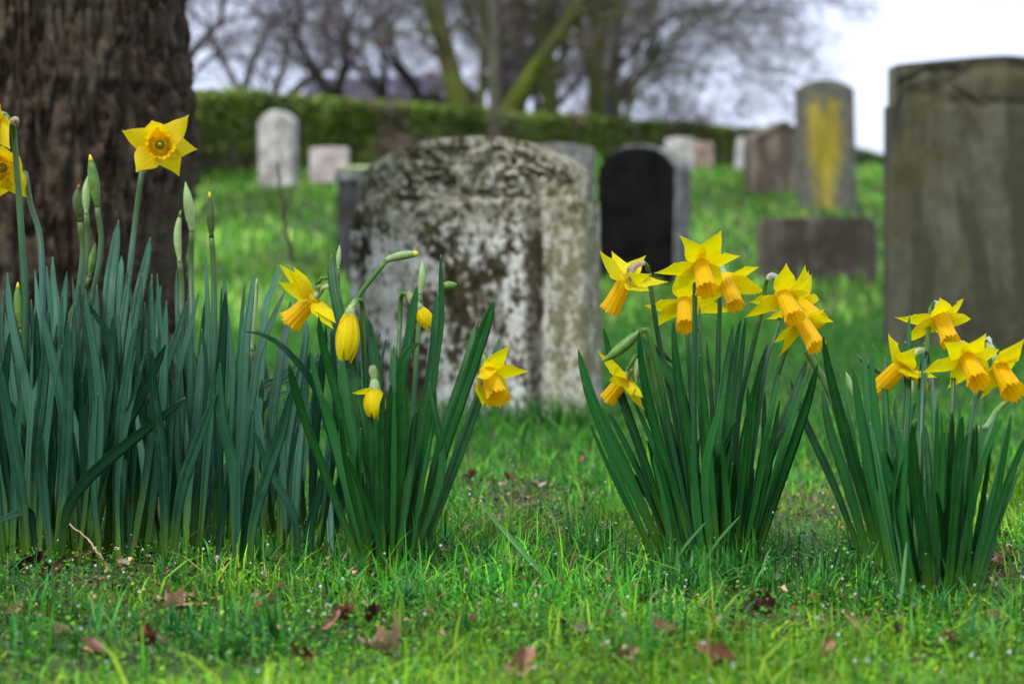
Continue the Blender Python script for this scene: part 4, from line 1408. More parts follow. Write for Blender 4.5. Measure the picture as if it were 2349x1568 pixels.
# ---- the blue-green mass at the left, four clumps
K1a = clump("tall blue-green daffodil clump at the left edge, in front of the thick trunk", 90, 1300)
K1b = clump("dense blue-green daffodil clump standing under the single tall open flower", 250, 1290)
K1c = clump("blue-green daffodil clump with crossing leaves at the right foot of the thick trunk", 450, 1300)
K1d = clump("ragged blue-green daffodil clump merging behind the middle clump", 650, 1290)
LL = [
 (K1a, [c5(35, 0), c5(60, 250), c5(150, 700), c5(170, 1350)], 24, .03), (K1a, [c5(205, 800), c5(212, 1000), c5(255, 1400)], 26, -.06),
 (K1a, [c5(240, 180), c5(215, 500), c5(175, 900), c5(150, 1380)], 26, 0), (K1a, [c5(0, 440), c5(40, 700), c5(110, 1100), c5(130, 1390)], 30, -.03),
 (K1a, [c5(18, 90), c5(5, 300), c5(40, 700), c5(70, 1300)], 18, .05), (K1a, [c5(25, 190), c5(50, 450), c5(90, 800), c5(110, 1350)], 20, .04),
 (K1a, [c1(300, 1085), c1(315, 1250), c1(330, 1500), c5(215, 900), c5(180, 1370)], 30, .1), (K1a, [c1(235, 1100), c1(250, 1300), c5(195, 700), c5(150, 1350)], 13, .1),
 (K1a, [c1(200, 1160), c1(215, 1400), c5(170, 700), c5(120, 1350)], 14, .15), (K1a, [c5(100, 600), c5(80, 900), c5(60, 1380)], 24, -.02), (K1a, [c5(-60, 300), c5(-20, 700), c5(40, 1340)], 26, 0),
 (K1a, [c5(-90, 600), c5(-40, 900), c5(20, 1380)], 28, -.04), (K1a, [c5(150, 130), c5(170, 400), c5(150, 800), c5(110, 1370)], 22, .06),
 (K1b, [c5(330, 230), c5(335, 600), c5(320, 950), c5(265, 1400)], 27, -.02), (K1b, [c5(395, 100), c5(450, 190), c5(540, 345), c5(520, 700), c5(420, 1330)], 18, -.04),
 (K1b, [c5(808, 342), c5(720, 520), c5(600, 750), c5(480, 1000), c5(400, 1360)], 32, -.06), (K1b, [c5(898, 608), c5(700, 760), c5(500, 920), c5(370, 1060), c5(312, 1200), c5(290, 1420)], 28, -.08),
 (K1b, [c5(445, 385), c5(430, 480), c5(385, 640), c5(360, 760), c5(345, 1340)], 22, -.05), (K1b, [c5(365, 145), c5(360, 400), c5(370, 800), c5(370, 1330)], 24, .05),
 (K1b, [c1(683, 872), c1(660, 1050), c1(630, 1300), c5(500, 700), c5(430, 1330)], 36, .12), (K1b, [c1(865, 972), c1(840, 1120), c1(780, 1400), c5(600, 600), c5(440, 1330)], 30, .12),
 (K1b, [c1(700, 1080), c1(690, 1250), c5(530, 600), c5(420, 1330)], 22, .14), (K1b, [c1(385, 1170), c1(370, 1400), c5(330, 600), c5(300, 1340)], 20, .14),
 (K1b, [c1(415, 1200), c1(435, 1400), c5(400, 700), c5(340, 1330)], 13, .1), (K1b, [c5(690, 0), c5(640, 300), c5(560, 700), c5(430, 1340)], 28, .05),
 (K1b, [c5(630, 0), c5(580, 350), c5(500, 800), c5(400, 1340)], 24, .08), (K1b, [c5(470, 60), c5(470, 450), c5(430, 900), c5(360, 1350)], 26, .07),
 (K1b, [c5(590, 980), c5(592, 1200), c5(600, 1420)], 11, -.05), (K1b, [c5(645, 1118), c5(632, 1280), c5(620, 1430)], 9, -.06),
 (K1c, [c5(735, 360), c5(745, 600), c5(790, 950), c5(800, 1460)], 27, -.04), (K1c, [c5(810, 400), c5(830, 750), c5(838, 1110), c5(830, 1300)], 26, -.01),
 (K1c, [c5(1050, 588), c5(980, 780), c5(880, 1080), c5(830, 1420)], 30, -.06), (K1c, [c5(1065, 440), c5(1080, 700), c5(1140, 980), c5(1150, 1440)], 29, -.05),
 (K1c, [c5(907, 140), c5(860, 310), c5(800, 480), c5(760, 800), c5(740, 1320)], 26, .0), (K1c, [c5(962, 95), c5(930, 250), c5(870, 480), c5(820, 900), c5(800, 1380)], 22, .03),
 (K1c, [c5(1090, 195), c5(1060, 420), c5(1020, 700), c5(960, 1380)], 22, -.01), (K1c, [c5(980, 350), c5(960, 700), c5(920, 1000), c5(900, 1380)], 26, .06),
 (K1c, [c1(1185, 1050), c1(1190, 1250), c5(1010, 500), c5(980, 1340)], 13, .08), (K1c, [c1(1280, 1120), c1(1300, 1350), c5(1090, 600), c5(1020, 1350)], 15, .08),
 (K1c, [c1(1015, 1160), c1(1020, 1400), c5(880, 700), c5(860, 1340)], 13, .1), (K1c, [c1(930, 1250), c1(900, 1400), c5(740, 500), c5(720, 1330)], 20, .1),
 (K1c, [c5(1110, 980), c5(1080, 1150), c5(1050, 1400)], 18, -.05), (K1c, [c5(1160, 898), c5(1155, 1150), c5(1150, 1440)], 20, -.06), (K1c, [c5(1226, 932), c5(1205, 1100), c5(1170, 1440)], 22, -.07),
 (K1d, [c5(1412, 560), c5(1370, 760), c5(1290, 1000), c5(1225, 1250), c5(1205, 1460)], 28, -.06), (K1d, [c5(1225, 655), c5(1210, 850), c5(1180, 1100), c5(1180, 1420)], 26, .0),
 (K1d, [c1(1465, 1170), c1(1440, 1350), c5(1190, 350), c5(1170, 800), c5(1150, 1350)], 26, .05), (K1d, [c5(1232, 760), c5(1300, 950), c5(1430, 1200), c5(1430, 1440)], 20, -.04),
 (K1d, [cL(1000, 235), cL(960, 420), cL(880, 640), c5(1260, 600), c5(1220, 1350)], 20, .08), (K1d, [cL(1060, 480), cL(930, 780), cL(800, 1150), c5(1200, 900), c5(1200, 1400)], 22, .06),
 (K1d, [cL(1110, 560), cL(1080, 800), cL(1000, 1250), c5(1290, 1000), c5(1280, 1380)], 24, .08), (K1d, [cL(1240, 740), cL(1230, 1000), c5(1380, 900), c5(1350, 1400)], 24, .1),
 (K1d, [c5(1560, 960), c5(1540, 1080), c5(1500, 1250), c5(1510, 1440)], 22, -.03), (K1d, [c5(1470, 700), c5(1440, 1000), c5(1420, 1430)], 20, .03), (K1d, [c5(1590, 1000), c5(1600, 1200), c5(1610, 1400)], 18, .06),
 (K1d, [cB(300, 740), cB(350, 1000), cB(380, 1250)], 14, .0),
 (K1d, [(562, 759), (603, 769), (645, 793), (690, 842), (722, 890), (760, 1010), (800, 1160), (815, 1290)], 17, -.1),
 (K1d, [cL(1530, 1060), cL(1300, 1130), cL(1080, 1300), cL(840, 1360), c5(1150, 760), c5(1130, 1330)], 18, .05), (K1d, [cL(1700, 960), cL(1450, 1060), cL(1200, 1180), cL(950, 1330), c5(1180, 840), c5(1160, 1340)], 15, .1),
 (K1d, [cL(1350, 1300), cL(1100, 1420), cL(900, 1500), c5(1150, 950), c5(1130, 1350)], 16, .05), (K1d, [(1010, 1040), (950, 1075), (880, 1110), (760, 1160), (700, 1290)], 11, .25),
 (K1a, [c5(-40, 1215), c5(30, 1190), c5(105, 1165), c5(150, 1180), c5(170, 1380)], 18, -.05)]
gg = random.Random(61)
for par, px, w_, dt in LL:
    add_leaf(par, px, w_ * .95, LB, dtip=dt, phi=gg.uniform(-.55, .55), g=gg, twist=gg.uniform(-.5, .5))
topv = lambda u: 640 + 60 * math.sin(u * .021) + (40 if u > 500 else 0) + (70 if 240 < u < 420 else 0) * 0
fill_leaves(K1a, 38, -60, 165, 1205, 1285, lambda u: 640, 60, (12, 23), LB, 71, (.55, 1.0))
fill_leaves(K1b, 44, 150, 335, 1200, 1285, lambda u: 620, 60, (12, 23), LB, 72, (.55, 1.02))
fill_leaves(K1c, 36, 350, 545, 1195, 1290, lambda u: 640, 65, (11, 22), LB, 73, (.5, 1.0))
fill_leaves(K1d, 36, 545, 790, 1195, 1290, lambda u: 720, 90, (10, 20), LB, 74, (.4, 1.0))

# ------------------------------------------------------------------ flowers
def petal_mesh(base, tip, axis, wid, curl, g, face=0.0):
    L = np.linalg.norm(tip - base)
    d = (tip - base) / L
    nn = nrm(axis - d * np.dot(axis, d))
    s = np.cross(d, nn)
    if face:
        sc_ = nrm(np.cross(d, (0, 1, 0)))
        sc_ = sc_ if np.dot(sc_, s) > 0 else -sc_
        s = nrm(s * (1 - face) + sc_ * face)
        nn = np.cross(s, d)
    nL, nw = 13, 7
    tw = g.uniform(-.35, .35)
    side_, hook_ = g.uniform(-.045, .045), g.uniform(-.12, .12)
    V, uv = [], []
    for i in range(nL):
        t_ = i / (nL - 1)
        # arches out along the axis first, then sweeps back
        c = base + d * L * t_ + nn * L * (curl * 4 * t_ * (1 - t_)) * .5 + s * L * (side_ * 4 * t_ * (1 - t_) + hook_ * max(0, t_ - .75))
        wv = g.uniform(-.012, .012)
        w = .5 * wid * ((.50 + .50 * math.sin(math.pi / 2 * t_ / .30)) if t_ < .30 else max(.04, (1 - ((t_ - .30) / .70) ** 1.35)) ** 1.12)
        w *= 1 + .05 * math.sin(t_ * 11 + tw * 20)
        a = tw * t_
        s2 = s * math.cos(a) + nn * math.sin(a)
        n2 = np.cross(d, s2) * -1
        for k in range(nw):
            q = -1 + 2 * k / (nw - 1)
            fold = .16 * w * (q * q) * (-1 if t_ > .4 else .4) + .05 * w * math.cos(q * 9)
            V.append(c + s2 * w * (q + wv) + nn * fold)
            uv.append(((q + 1) / 2, t_))
    Q = [(i * nw + k, i * nw + k + 1, (i + 1) * nw + k + 1, (i + 1) * nw + k) for i in range(nL - 1) for k in range(nw - 1)]
    V = np.array(V)
    return mesh_np("petal", V, np.array(Q), uv=np.array(uv))

def trumpet_mesh(base, mouth, r0, r1, g, frill=.16, nz_=18):
    ax = mouth - base
    L = np.linalg.norm(ax)
    ax = ax / L
    s = nrm(np.cross(ax, (.2, .3, 1)))
    b = np.cross(ax, s)
    na = 84
    V, uv = [], []
    ph = g.uniform(0, 6)
    def ring(t_, inner):
        for k in range(na):
            a = 2 * math.pi * k / na
            r = r0 + (r1 - r0) * t_ ** 1.3
            r *= 1 + (.035 * math.cos(12 * a + ph) + .02 * math.cos(7 * a + 2 * ph)) * min(1, t_ * 3)
            fl = max(0, (t_ - .78) / .22)
            r *= 1 + fl * fl * (.10 + frill * .35 * math.sin(6 * a + ph) + frill * .4 * math.sin(17 * a + 2 * ph) + frill * .3 * math.sin(29 * a))
            z = L * t_ + fl * L * .028 * (.6 * math.sin(6 * a + 1.3 + ph) + .9 * math.sin(14 * a + ph) + .8 * math.sin(31 * a))
            if inner:
                r -= .0006
                z -= .0001
            V.append(base + ax * z + r * (math.cos(a) * s + math.sin(a) * b))
            uv.append((k / na * 2.2, t_))
    for rr in (.02, .55):
        for k in range(na):
            a = 2 * math.pi * k / na
            V.append(base + ax * (.001 + .0015 * rr) + (r0 - .0006) * rr * (math.cos(a) * s + math.sin(a) * b))
            uv.append((k / na * 2.2, 0))
    for i in range(nz_):
        ring(i / (nz_ - 1), False)
    Q = [(i * na + k, i * na + (k + 1) % na, (i + 1) * na + (k + 1) % na, (i + 1) * na + k) for i in range(nz_ + 1) for k in range(na)]
    # close the throat at the back
    return mesh_np("trumpet", np.array(V), np.array(Q), uv=np.array(uv))

def pod(pts, rad, m, name, parent, sides=10, ribs=0.0):
    mb = MB()
    tube(mb, spline(pts, len(rad)), np.array(rad), sides)
    return link(name, mb.mesh(name), m, parent)

def spathe_mesh(pts, w, g):
    """papery sheath hugging the neck: an open boat-shaped strip"""
    n_ = 12
    p = spline(pts, n_)
    T = np.gradient(p, axis=0)
    T = T / np.linalg.norm(T, axis=1)[:, None]
    V, uv, m = [], [], 9
    up = np.array([.15, -.35, 1.0])
    for i in range(n_):
        t_ = i / (n_ - 1)
        s = nrm(np.cross(T[i], up))
        n2 = np.cross(s, T[i])
        r = w * (.45 + .55 * math.sin(math.pi * min(1, t_ + .15))) * (1 if t_ < .7 else max(.08, (1 - t_) / .3))
        for k in range(m):
            a = -1.9 + 3.8 * k / (m - 1)
            wr = 1 + .14 * math.sin(k * 2.3 + i * .8)
            V.append(p[i] + r * wr * (math.sin(a) * s + math.cos(a) * n2))
            uv.append((k / (m - 1), t_))
    Q = [(i * m + k, i * m + k + 1, (i + 1) * m + k + 1, (i + 1) * m + k) for i in range(n_ - 1) for k in range(m - 1)]
    V = np.array(V)
    off = len(V)
    cen = np.repeat(p, m, 0)
    Vb = V + (cen - V) / np.linalg.norm(cen - V, axis=1)[:, None] * .0004
    Q2 = [q[::-1] for q in (tuple(a + off for a in q) for q in Q)]
    return mesh_np("spathe", np.vstack([V, Vb]), np.array(Q + Q2), uv=np.array(uv + uv))

def stem_foot(pts_px, d):
    """depth runs from the foot on the ground to the flower's own depth"""
    b = G(pts_px[-1][0], pts_px[-1][1] + 12)
    n_ = len(pts_px)
    out = [b - np.array([0, 0, .004])]
    for i in range(n_ - 2, -1, -1):
        f = (n_ - 1 - i) / (n_ - 1)
        out.append(P(pts_px[i][0], pts_px[i][1], b[1] + (d - b[1]) * min(1, f * 1.3)))
    return out

def stem_part(parent, pts, m, r=.0025, name="stem"):
    mb = MB()
    n_ = 34
    sp = spline(pts, n_)
    tube(mb, sp, np.linspace(r * 1.25, r * .95, n_), 10)
    return link(name, mb.mesh(name), m, parent)

def open_flower(label, d, base, mouth, tips, stem, neck=None, rw=20, L=.042, Lt=.034, ta=-1, m=("petal", "trumpet", "stem_green", "spathe_white"), pw=.0185, ang=108, group="open daffodils", spathe=None, curl=.14, r0=.0066, seed=0, rs=.0025, neckcol="spathe_green", face=.15, nd=.006):
    g = random.Random(seed or int(base[0] * 7 + base[1]))
    B = P(base[0], base[1], d)
    Mq = P(mouth[0], mouth[1], d)
    v_ = Mq - B
    pl = np.linalg.norm(v_)
    Lt = max(Lt, pl * 1.04)
    v_[1] += ta * math.sqrt(Lt ** 2 - pl ** 2)
    ax = nrm(v_)
    mouthp = B + ax * Lt
    foot = stem_foot(stem, d + .02)
    root = empty("daffodil", foot[0], label, "daffodil", group)
    ns = []
    for i, tp in enumerate(tips):
        Tq = P(tp[0], tp[1], d) - B
        pl = np.linalg.norm(Tq)
        LL_ = max(L, pl * 1.02)
        dy = math.sqrt(max(0, LL_ ** 2 - pl ** 2))
        best = None
        for s_ in (-1, 1):
            w_ = Tq + np.array([0, s_ * dy, 0])
            a = math.degrees(math.acos(np.clip(np.dot(nrm(w_), ax), -1, 1)))
            e_ = abs(a - ang)
            if best is None or e_ < best[0]:
                best = (e_, w_)
        tip = B + best[1]
        rad = nrm(best[1] - ax * np.dot(best[1], ax))
        b0 = B + rad * r0 * .55
        link("petal", petal_mesh(b0, tip, ax, pw * g.uniform(.9, 1.1), curl * g.uniform(.6, 1.4), g, face), M[m[0]], root)
    r1 = rw / 2 * d / F
    link("trumpet", trumpet_mesh(B - ax * .002, mouthp, r0, r1, g), M[m[1]], root)
    # pistil inside the trumpet
    pod([B, B + ax * Lt * .45, B + ax * Lt * .78], [.0011] * 6 + [.0012, .0019, .0020, .0006], M["bud_yellow"], "pistil", root, 7)
    # floral tube, ovary and neck, one run down to the stem
    if neck:
        nk = [P(q[0], q[1], d + (q[2] if len(q) > 2 else nd)) for q in neck]
    else:
        nk = [B - ax * .026 + np.array([0, .004, .004]), B - ax * .033 + np.array([0, .012, -.008])]
    path = nk + foot[::-1][0 if neck else 0:]
    stem_pts = path[1:] if not neck else path[1:]
    pod([B + ax * .001, B - ax * .008, (B - ax * .012) * .5 + nk[0] * .5, nk[0]], [.0052, .0042, .0032, .0028, .0030, .0038, .0040, .0034, .0022], M[neckcol], "floral_tube", root, 10)
    mb = MB()
    pts = [nk[0]] + nk[1:] + foot[::-1]
    n_ = 40
    sp = spline(pts, n_)
    rr = np.linspace(rs * .72, rs * 1.3, n_)
    tube(mb, sp, rr, 10)
    link("stem", mb.mesh("stem"), M[m[2]], root)
    if spathe:
        sp_ = [P(q[0], q[1], d + (q[2] if len(q) > 2 else nd - .002)) for q in spathe]
    else:
        a_ = nk[-1] if len(nk) > 1 else nk[0]
        sp_ = [a_ + np.array([0, .002, -.004]), nk[0] + np.array([0, .0, .003]), (nk[0] + B) / 2 + np.array([0, .004, .007]), B - ax * .010 + np.array([0.002, .008, .010])]
    link("spathe", spathe_mesh(sp_, .0032, g), M[m[3]], root)
    return root

G3 = "open daffodils over the middle right clump"
G4 = "open daffodils over the right-hand clump"
G2 = "daffodils in front of the lichened headstone"
G1 = "large daffodils at the left"
# --- over the middle right clump
open_flower("side-on daffodil at the upper left of the dense bunch, with a drooping brown papery sheath", 1.955, c3(460, 405), c3(368, 588), [c3(262, 212), c3(365, 206), c3(610, 236), c3(612, 372), c3(742, 430), c3(600, 492)],
            [c3(612, 350), c3(625, 420), c3(690, 850), (1560, 1015), (1600, 1285)], neck=[c3(480, 350), c3(530, 300), c3(575, 285), c3(605, 315)], rw=44, spathe=[c3(590, 295), c3(520, 320), c3(490, 390), c3(472, 475, )], m=("petal", "trumpet", "stem_green", "spathe_tan"), face=.45, nd=-.012, ta=.5, group=G3)
open_flower("largest topmost daffodil of the dense bunch, facing forward over all the others", 1.90, c3(985, 295), c3(1012, 492), [c3(822, 105), c3(1105, 75), c3(1288, 236), c3(668, 363), c3(828, 496), c3(1165, 462)],
            [c3(945, 420), c3(942, 700), c3(940, 1568), (1612, 1290)], neck=[c3(978, 225, ) + (.02,), c3(960, 200) + (.03,), c3(945, 270) + (.038,)], rw=46, L=.047, pw=.021, group=G3, spathe=[c3(985, 235) + (.015,), c3(965, 195) + (.02,), c3(945, 195) + (.022,), c3(935, 215) + (.02,)])
open_flower("daffodil just right of the topmost bloom, with two petals sweeping right", 1.935, c3(1162, 405), c3(1215, 600), [c3(1418, 316), c3(1454, 499), c3(998, 610), c3(1100, 345), c3(1195, 345), c3(1060, 450)],
            [c3(1120, 560), c3(1112, 800), c3(1100, 1568), (1640, 1290)], rw=38, group=G3, L=.04)
open_flower("daffodil low in the dense bunch, its trumpet half hidden by a green stem", 1.99, c3(872, 560), c3(865, 748), [c3(603, 596), c3(688, 745), c3(1215, 638), c3(815, 310), c3(1090, 480), c3(945, 690)],
            [c3(890, 800), c3(910, 1100), c3(940, 1568), (1622, 1280)], rw=42, L=.047, group=G3)
open_flower("daffodil at the right of the dense bunch with one petal pointing straight up", 1.915, c3(1565, 515), c3(1628, 690), [c3(1553, 303), c3(1800, 372), c3(1787, 515), c3(1365, 572), c3(1306, 678), c3(1690, 640)],
            [c3(1440, 470), c3(1405, 680), c3(1330, 1000), c3(1250, 1400), (1667, 1290)], neck=[c3(1520, 430) + (.012,), c3(1490, 388) + (.014,), c3(1455, 410) + (.015,)], rw=43, spathe=[c3(1460, 415) + (.008,), c3(1490, 385) + (.008,), c3(1520, 410) + (.008,), c3(1500, 480) + (.01,)], group=G3, m=("petal", "trumpet", "stem_green", "spathe_white"))
open_flower("daffodil tucked behind the right-hand bloom, showing two upright petals", 1.985, c3(1680, 575), c3(1800, 700), [c3(1700, 316), c3(1775, 342), c3(1802, 390), c3(1470, 692), c3(1560, 660), c3(1860, 560)],
            [c3(1545, 690), c3(1500, 850), c3(1430, 1100), (1690, 1285)], rw=36, group=G3)
open_flower("lowest right daffodil of the dense bunch, trumpet aimed down to the right", 1.925, c3(1692, 692), c3(1785, 888), [c3(1902, 618), c3(1960, 710), c3(1530, 862), c3(1570, 957), c3(1780, 630), c3(1640, 800)],
            [c3(1600, 850), c3(1565, 980), c3(1510, 1200), (1707, 1290)], rw=42, group=G3, pw=.013)
open_flower("small drooping daffodil half hidden behind leaves left of the dense bunch", 1.99, c3(450, 1105), c3(345, 1242), [c3(250, 912), c3(388, 1015), c3(572, 1242), c3(580, 1335), c3(325, 1120), c3(480, 1225)],
            [c3(545, 965), c3(570, 1050), c3(640, 1300), (1585, 1285)], neck=[c3(470, 1060), c3(500, 990), c3(525, 955)], rw=36, L=.036, Lt=.028, face=.45, nd=-.010, ta=.5, m=("petal", "trumpet", "stem_green", "spathe_green"), spathe=[c3(545, 970), c3(540, 1040), c3(530, 1100), c3(525, 1160)], pw=.014, group=G3)
# --- over the right-hand clump
open_flower("highest daffodil of the right-hand clump, against the olive headstone", 1.90, c4(1212, 335), c4(1245, 535), [c4(1132, 196), c4(1448, 183), c4(1504, 350), c4(898, 344), c4(982, 546), c4(1305, 470)],
            [c4(1125, 330), c4(1110, 500), c4(1075, 900), (2105, 1365)], neck=[c4(1200, 260) + (.018,), c4(1165, 225) + (.026,), c4(1135, 270) + (.03,)], rw=42, L=.045, group=G4, spathe=[c4(1235, 305) + (.01,), c4(1205, 255) + (.012,), c4(1175, 222) + (.014,), c4(1160, 215) + (.014,)])
open_flower("daffodil seen from behind on the left of the right-hand clump, neck arched like a swan", 1.86, c4(930, 692), c4(797, 852), [c4(767, 460), c4(940, 563), c4(775, 612), c4(1117, 922), c4(1126, 790), c4(985, 800)],
            [c4(1108, 640), c4(1130, 780), c4(1145, 950), c4(1170, 1300), (2143, 1375)], neck=[c4(965, 655), c4(1010, 610), c4(1070, 588), c4(1100, 610)], rw=44, face=.45, nd=-.012, ta=.5, m=("petal", "trumpet", "stem_green", "spathe_green"), spathe=[c4(1090, 595), c4(1040, 605), c4(1000, 650), c4(975, 720)], group=G4)
open_flower("forward-facing daffodil at the centre of the right-hand clump with a wide open mouth", 1.78, c4(1410, 645), c4(1452, 835), [c4(1172, 528), c4(1480, 463), c4(1722, 598), c4(1126, 777), c4(1330, 897), c4(1637, 835)],
            [c4(1310, 800), c4(1300, 1000), c4(1275, 1568), (2155, 1380)], neck=[c4(1390, 580) + (.018,), c4(1365, 545) + (.026,), c4(1335, 620) + (.03,)], rw=48, L=.045, group=G4, spathe=[c4(1405, 585) + (.008,), c4(1380, 550) + (.01,), c4(1355, 545) + (.01,), c4(1345, 560) + (.01,)])
open_flower("rightmost daffodil, cut by the picture edge, beside the forward-facing one", 1.80, c4(1662, 725), c4(1712, 912), [c4(1781, 498), c4(1725, 542), c4(1856, 700), c4(1488, 1022), c4(1530, 690), c4(1765, 795)],
            [c4(1580, 800), c4(1500, 950), c4(1420, 1300), (2182, 1375)], rw=52, L=.043, group=G4)
# --- in front of the lichened stone
open_flower("side-on daffodil with a long ragged orange trumpet at the left of the middle clump", 1.97, c2(390, 500), c2(250, 632), [c2(163, 288), c2(272, 303), c2(168, 403), c2(237, 312), c2(552, 668), c2(522, 705)],
            [(760, 650), (775, 760), (820, 1000), (866, 1300)], neck=[c2(400, 420), c2(440, 370), c2(480, 365), c2(500, 395)], rw=50, L=.042, face=.45, nd=-.010, ta=.4, m=("petal", "trumpet", "stem_green", "spathe_green"), spathe=[c2(520, 470), c2(480, 435), c2(440, 445), c2(425, 480)], pw=.017, group=G2)
open_flower("half-open daffodil low at the right of the middle clump with two petals flung right", 1.94, c2(1528, 985), c2(1592, 1140), [c2(1668, 808), c2(1796, 992), c2(1682, 1213), c2(1530, 1228), c2(1495, 1222), c2(1520, 1030)],
            [c2(1487, 900), (1095, 900), (1040, 1054), (952, 1285)], neck=[c2(1520, 930), c2(1505, 880), c2(1492, 868)], rw=50, L=.040, ta=-.8, m=("petal", "trumpet", "stem_green", "spathe_green"), spathe=[c2(1490, 880), c2(1510, 940), c2(1490, 1020), c2(1480, 1120)], ang=75, r0=.007, group=G2)
# --- big ones on the left
open_flower("large golden daffodil facing the camera in front of the thick trunk", 2.18, c1(920, 440), c1(945, 448), [c1(726, 366), c1(1082, 268), c1(1115, 458), c1(1010, 613), c1(805, 604), c1(912, 318)],
            [c1(812, 620), c1(770, 950), c1(720, 1350), c5(500, 700), c5(400, 1330)], neck=[c1(880, 470) + (.03,), c1(845, 520) + (.032,), c1(822, 580) + (.028,)], rw=62, L=.042, Lt=.027, m=("petal_big", "trumpet_big", "stem_blue", "spathe_tan"), pw=.027, ang=88, curl=-.03, r0=.011, group=G1, rs=.0034)
open_flower("golden daffodil cut by the left edge, the higher of two", 2.05, (-22, 268), (-40, 272), [c1(48, 190), c1(92, 472), (-80, 200), (-100, 260), (-70, 340), c1(-10, 100)],
            [c1(78, 350), c1(95, 560), c1(120, 900), c1(145, 1400), c5(110, 1000), c5(130, 1360)], neck=[(12, 262), (22, 280), (29, 290)], rw=62, L=.045, Lt=.03, m=("petal_big", "trumpet_big", "stem_green", "spathe_tan"), pw=.027, ang=88, r0=.011, group=G1, rs=.0036, spathe=[(24, 285), (30, 277), (38, 275), (42, 290)])
open_flower("golden daffodil cut by the left edge, the lower of two, in front of the bark", 2.12, c1(15, 575), c1(12, 590), [c1(172, 598), c1(128, 742), c1(60, 460), c1(-90, 450), c1(-60, 740), c1(-130, 600)],
            [c1(150, 620), c1(175, 780), c1(240, 1080), c5(200, 700), c5(170, 1350)], neck=[c1(90, 600) + (.035,), c1(130, 600) + (.035,), c1(148, 608) + (.03,)], rw=62, L=.042, Lt=.027, m=("petal_big", "trumpet_big", "stem_blue", "spathe_tan"), pw=.027, ang=88, curl=-.03, r0=.011, group=G1, rs=.0034)

# --- closed, wilting or nodding blooms
def closed_flower(label, d, base, tip, r, stem, neck, group, flares=(), yellow="petal", spc="spathe_green", sheath=None):
    g = random.Random(int(base[0] * 3))
    B, T = P(base[0], base[1], d), P(tip[0], tip[1], d)
    ax = nrm(T - B)
    L = np.linalg.norm(T - B)
    s = nrm(np.cross(ax, (0, 1, 0)))
    b = np.cross(ax, s)
    foot = stem_foot(stem, d + .01)
    root = empty("daffodil", foot[0], label, "daffodil", group)
    R_ = r * d / F
    for k in range(6):
        a0 = k * math.pi / 3 + .2
        V, uv = [], []
        nl, nw = 12, 7
        len_ = L * g.uniform(.82, 1.0)
        for i in range(nl):
            t_ = i / (nl - 1)
            rr = R_ * (.30 + .85 * math.sin(math.pi * min(1, t_ * .82 + .05)) ** .9) * (1 + .06 * (k % 2))
            hw = .62 * (math.sin(math.pi * (.12 + .84 * t_)) ** .7 + .05)
            for q in range(nw):
                f = -1 + 2 * q / (nw - 1)
                a = a0 + f * hw
                r_ = rr * (1 + .07 * math.cos(f * 7))
                V.append(B + ax * len_ * t_ + r_ * (math.cos(a) * s + math.sin(a) * b))
                uv.append(((f + 1) / 2, t_))
        Q = [(i * nw + q, i * nw + q + 1, (i + 1) * nw + q + 1, (i + 1) * nw + q) for i in range(nl - 1) for q in range(nw - 1)]
        link("petal", mesh_np("petal", np.array(V), np.array(Q), uv=np.array(uv)), M[yellow], root)
    for fl in flares:
        Tq = P(fl[0], fl[1], d - .005)
        link("petal", petal_mesh(B + ax * .002, Tq, nrm(ax + np.array([0, -.6, 0])), .010, .10, g), M[yellow], root)
    link("trumpet", trumpet_mesh(B + ax * .003, B + ax * L * .72, .004, R_ * .75, g), M["trumpet"], root)
    nk = [P(q[0], q[1], d + .004) for q in neck]
    pod([B + ax * .006, B, nk[0]], [.0050, .0052, .0048, .0040, .0034, .0030], M[spc], "floral_tube", root)
    mb = MB()
    sp = spline(nk + foot[::-1], 40)
    tube(mb, sp, np.linspace(.0021, .0031, 40), 10)
    link("stem", mb.mesh("stem"), M["stem_green"], root)
    sh = [P(q[0], q[1], d + .002) for q in (sheath or [neck[1] if len(neck) > 1 else neck[0], neck[0], base, tip])]
    if not sheath:
        sh[-1] = B + ax * .012 + np.array([.004, 0, 0])
    link("spathe", spathe_mesh(sh, .0036, g), M[spc], root)
    return root

closed_flower("limp half-closed daffodil hanging straight down from a pale arched neck", 1.87, c2(625, 590), c2(590, 930), 22, [c2(706, 570), c2(720, 900), (850, 1080), (876, 1300)], [c2(648, 560), c2(662, 515), c2(682, 500), c2(700, 530)], G2, flares=[c2(552, 655)])
closed_flower("withered closed daffodil with one petal stuck out sideways", 1.85, c2(785, 1085), c2(783, 1322), 21, [c2(790, 1250), c2(780, 1420), (868, 1100), (884, 1320)], [c2(782, 1020), c2(776, 960), c2(782, 1040)], G2, flares=[c2(634, 1128)], sheath=[c2(770, 945), c2(778, 1000), c2(790, 1060), c2(812, 1100)])
closed_flower("nodding daffodil bud splitting yellow behind a leaf, right of the limp bloom", 1.96, c2(1060, 555), c2(1166, 710), 15, [c2(957, 520), c2(950, 700), c2(942, 900), (905, 1100), (893, 1295)], [c2(1035, 520), c2(1015, 480), c2(985, 462), c2(962, 485)], G2, sheath=[c2(1000, 465), c2(1040, 540), c2(1085, 640), c2(1138, 708)])

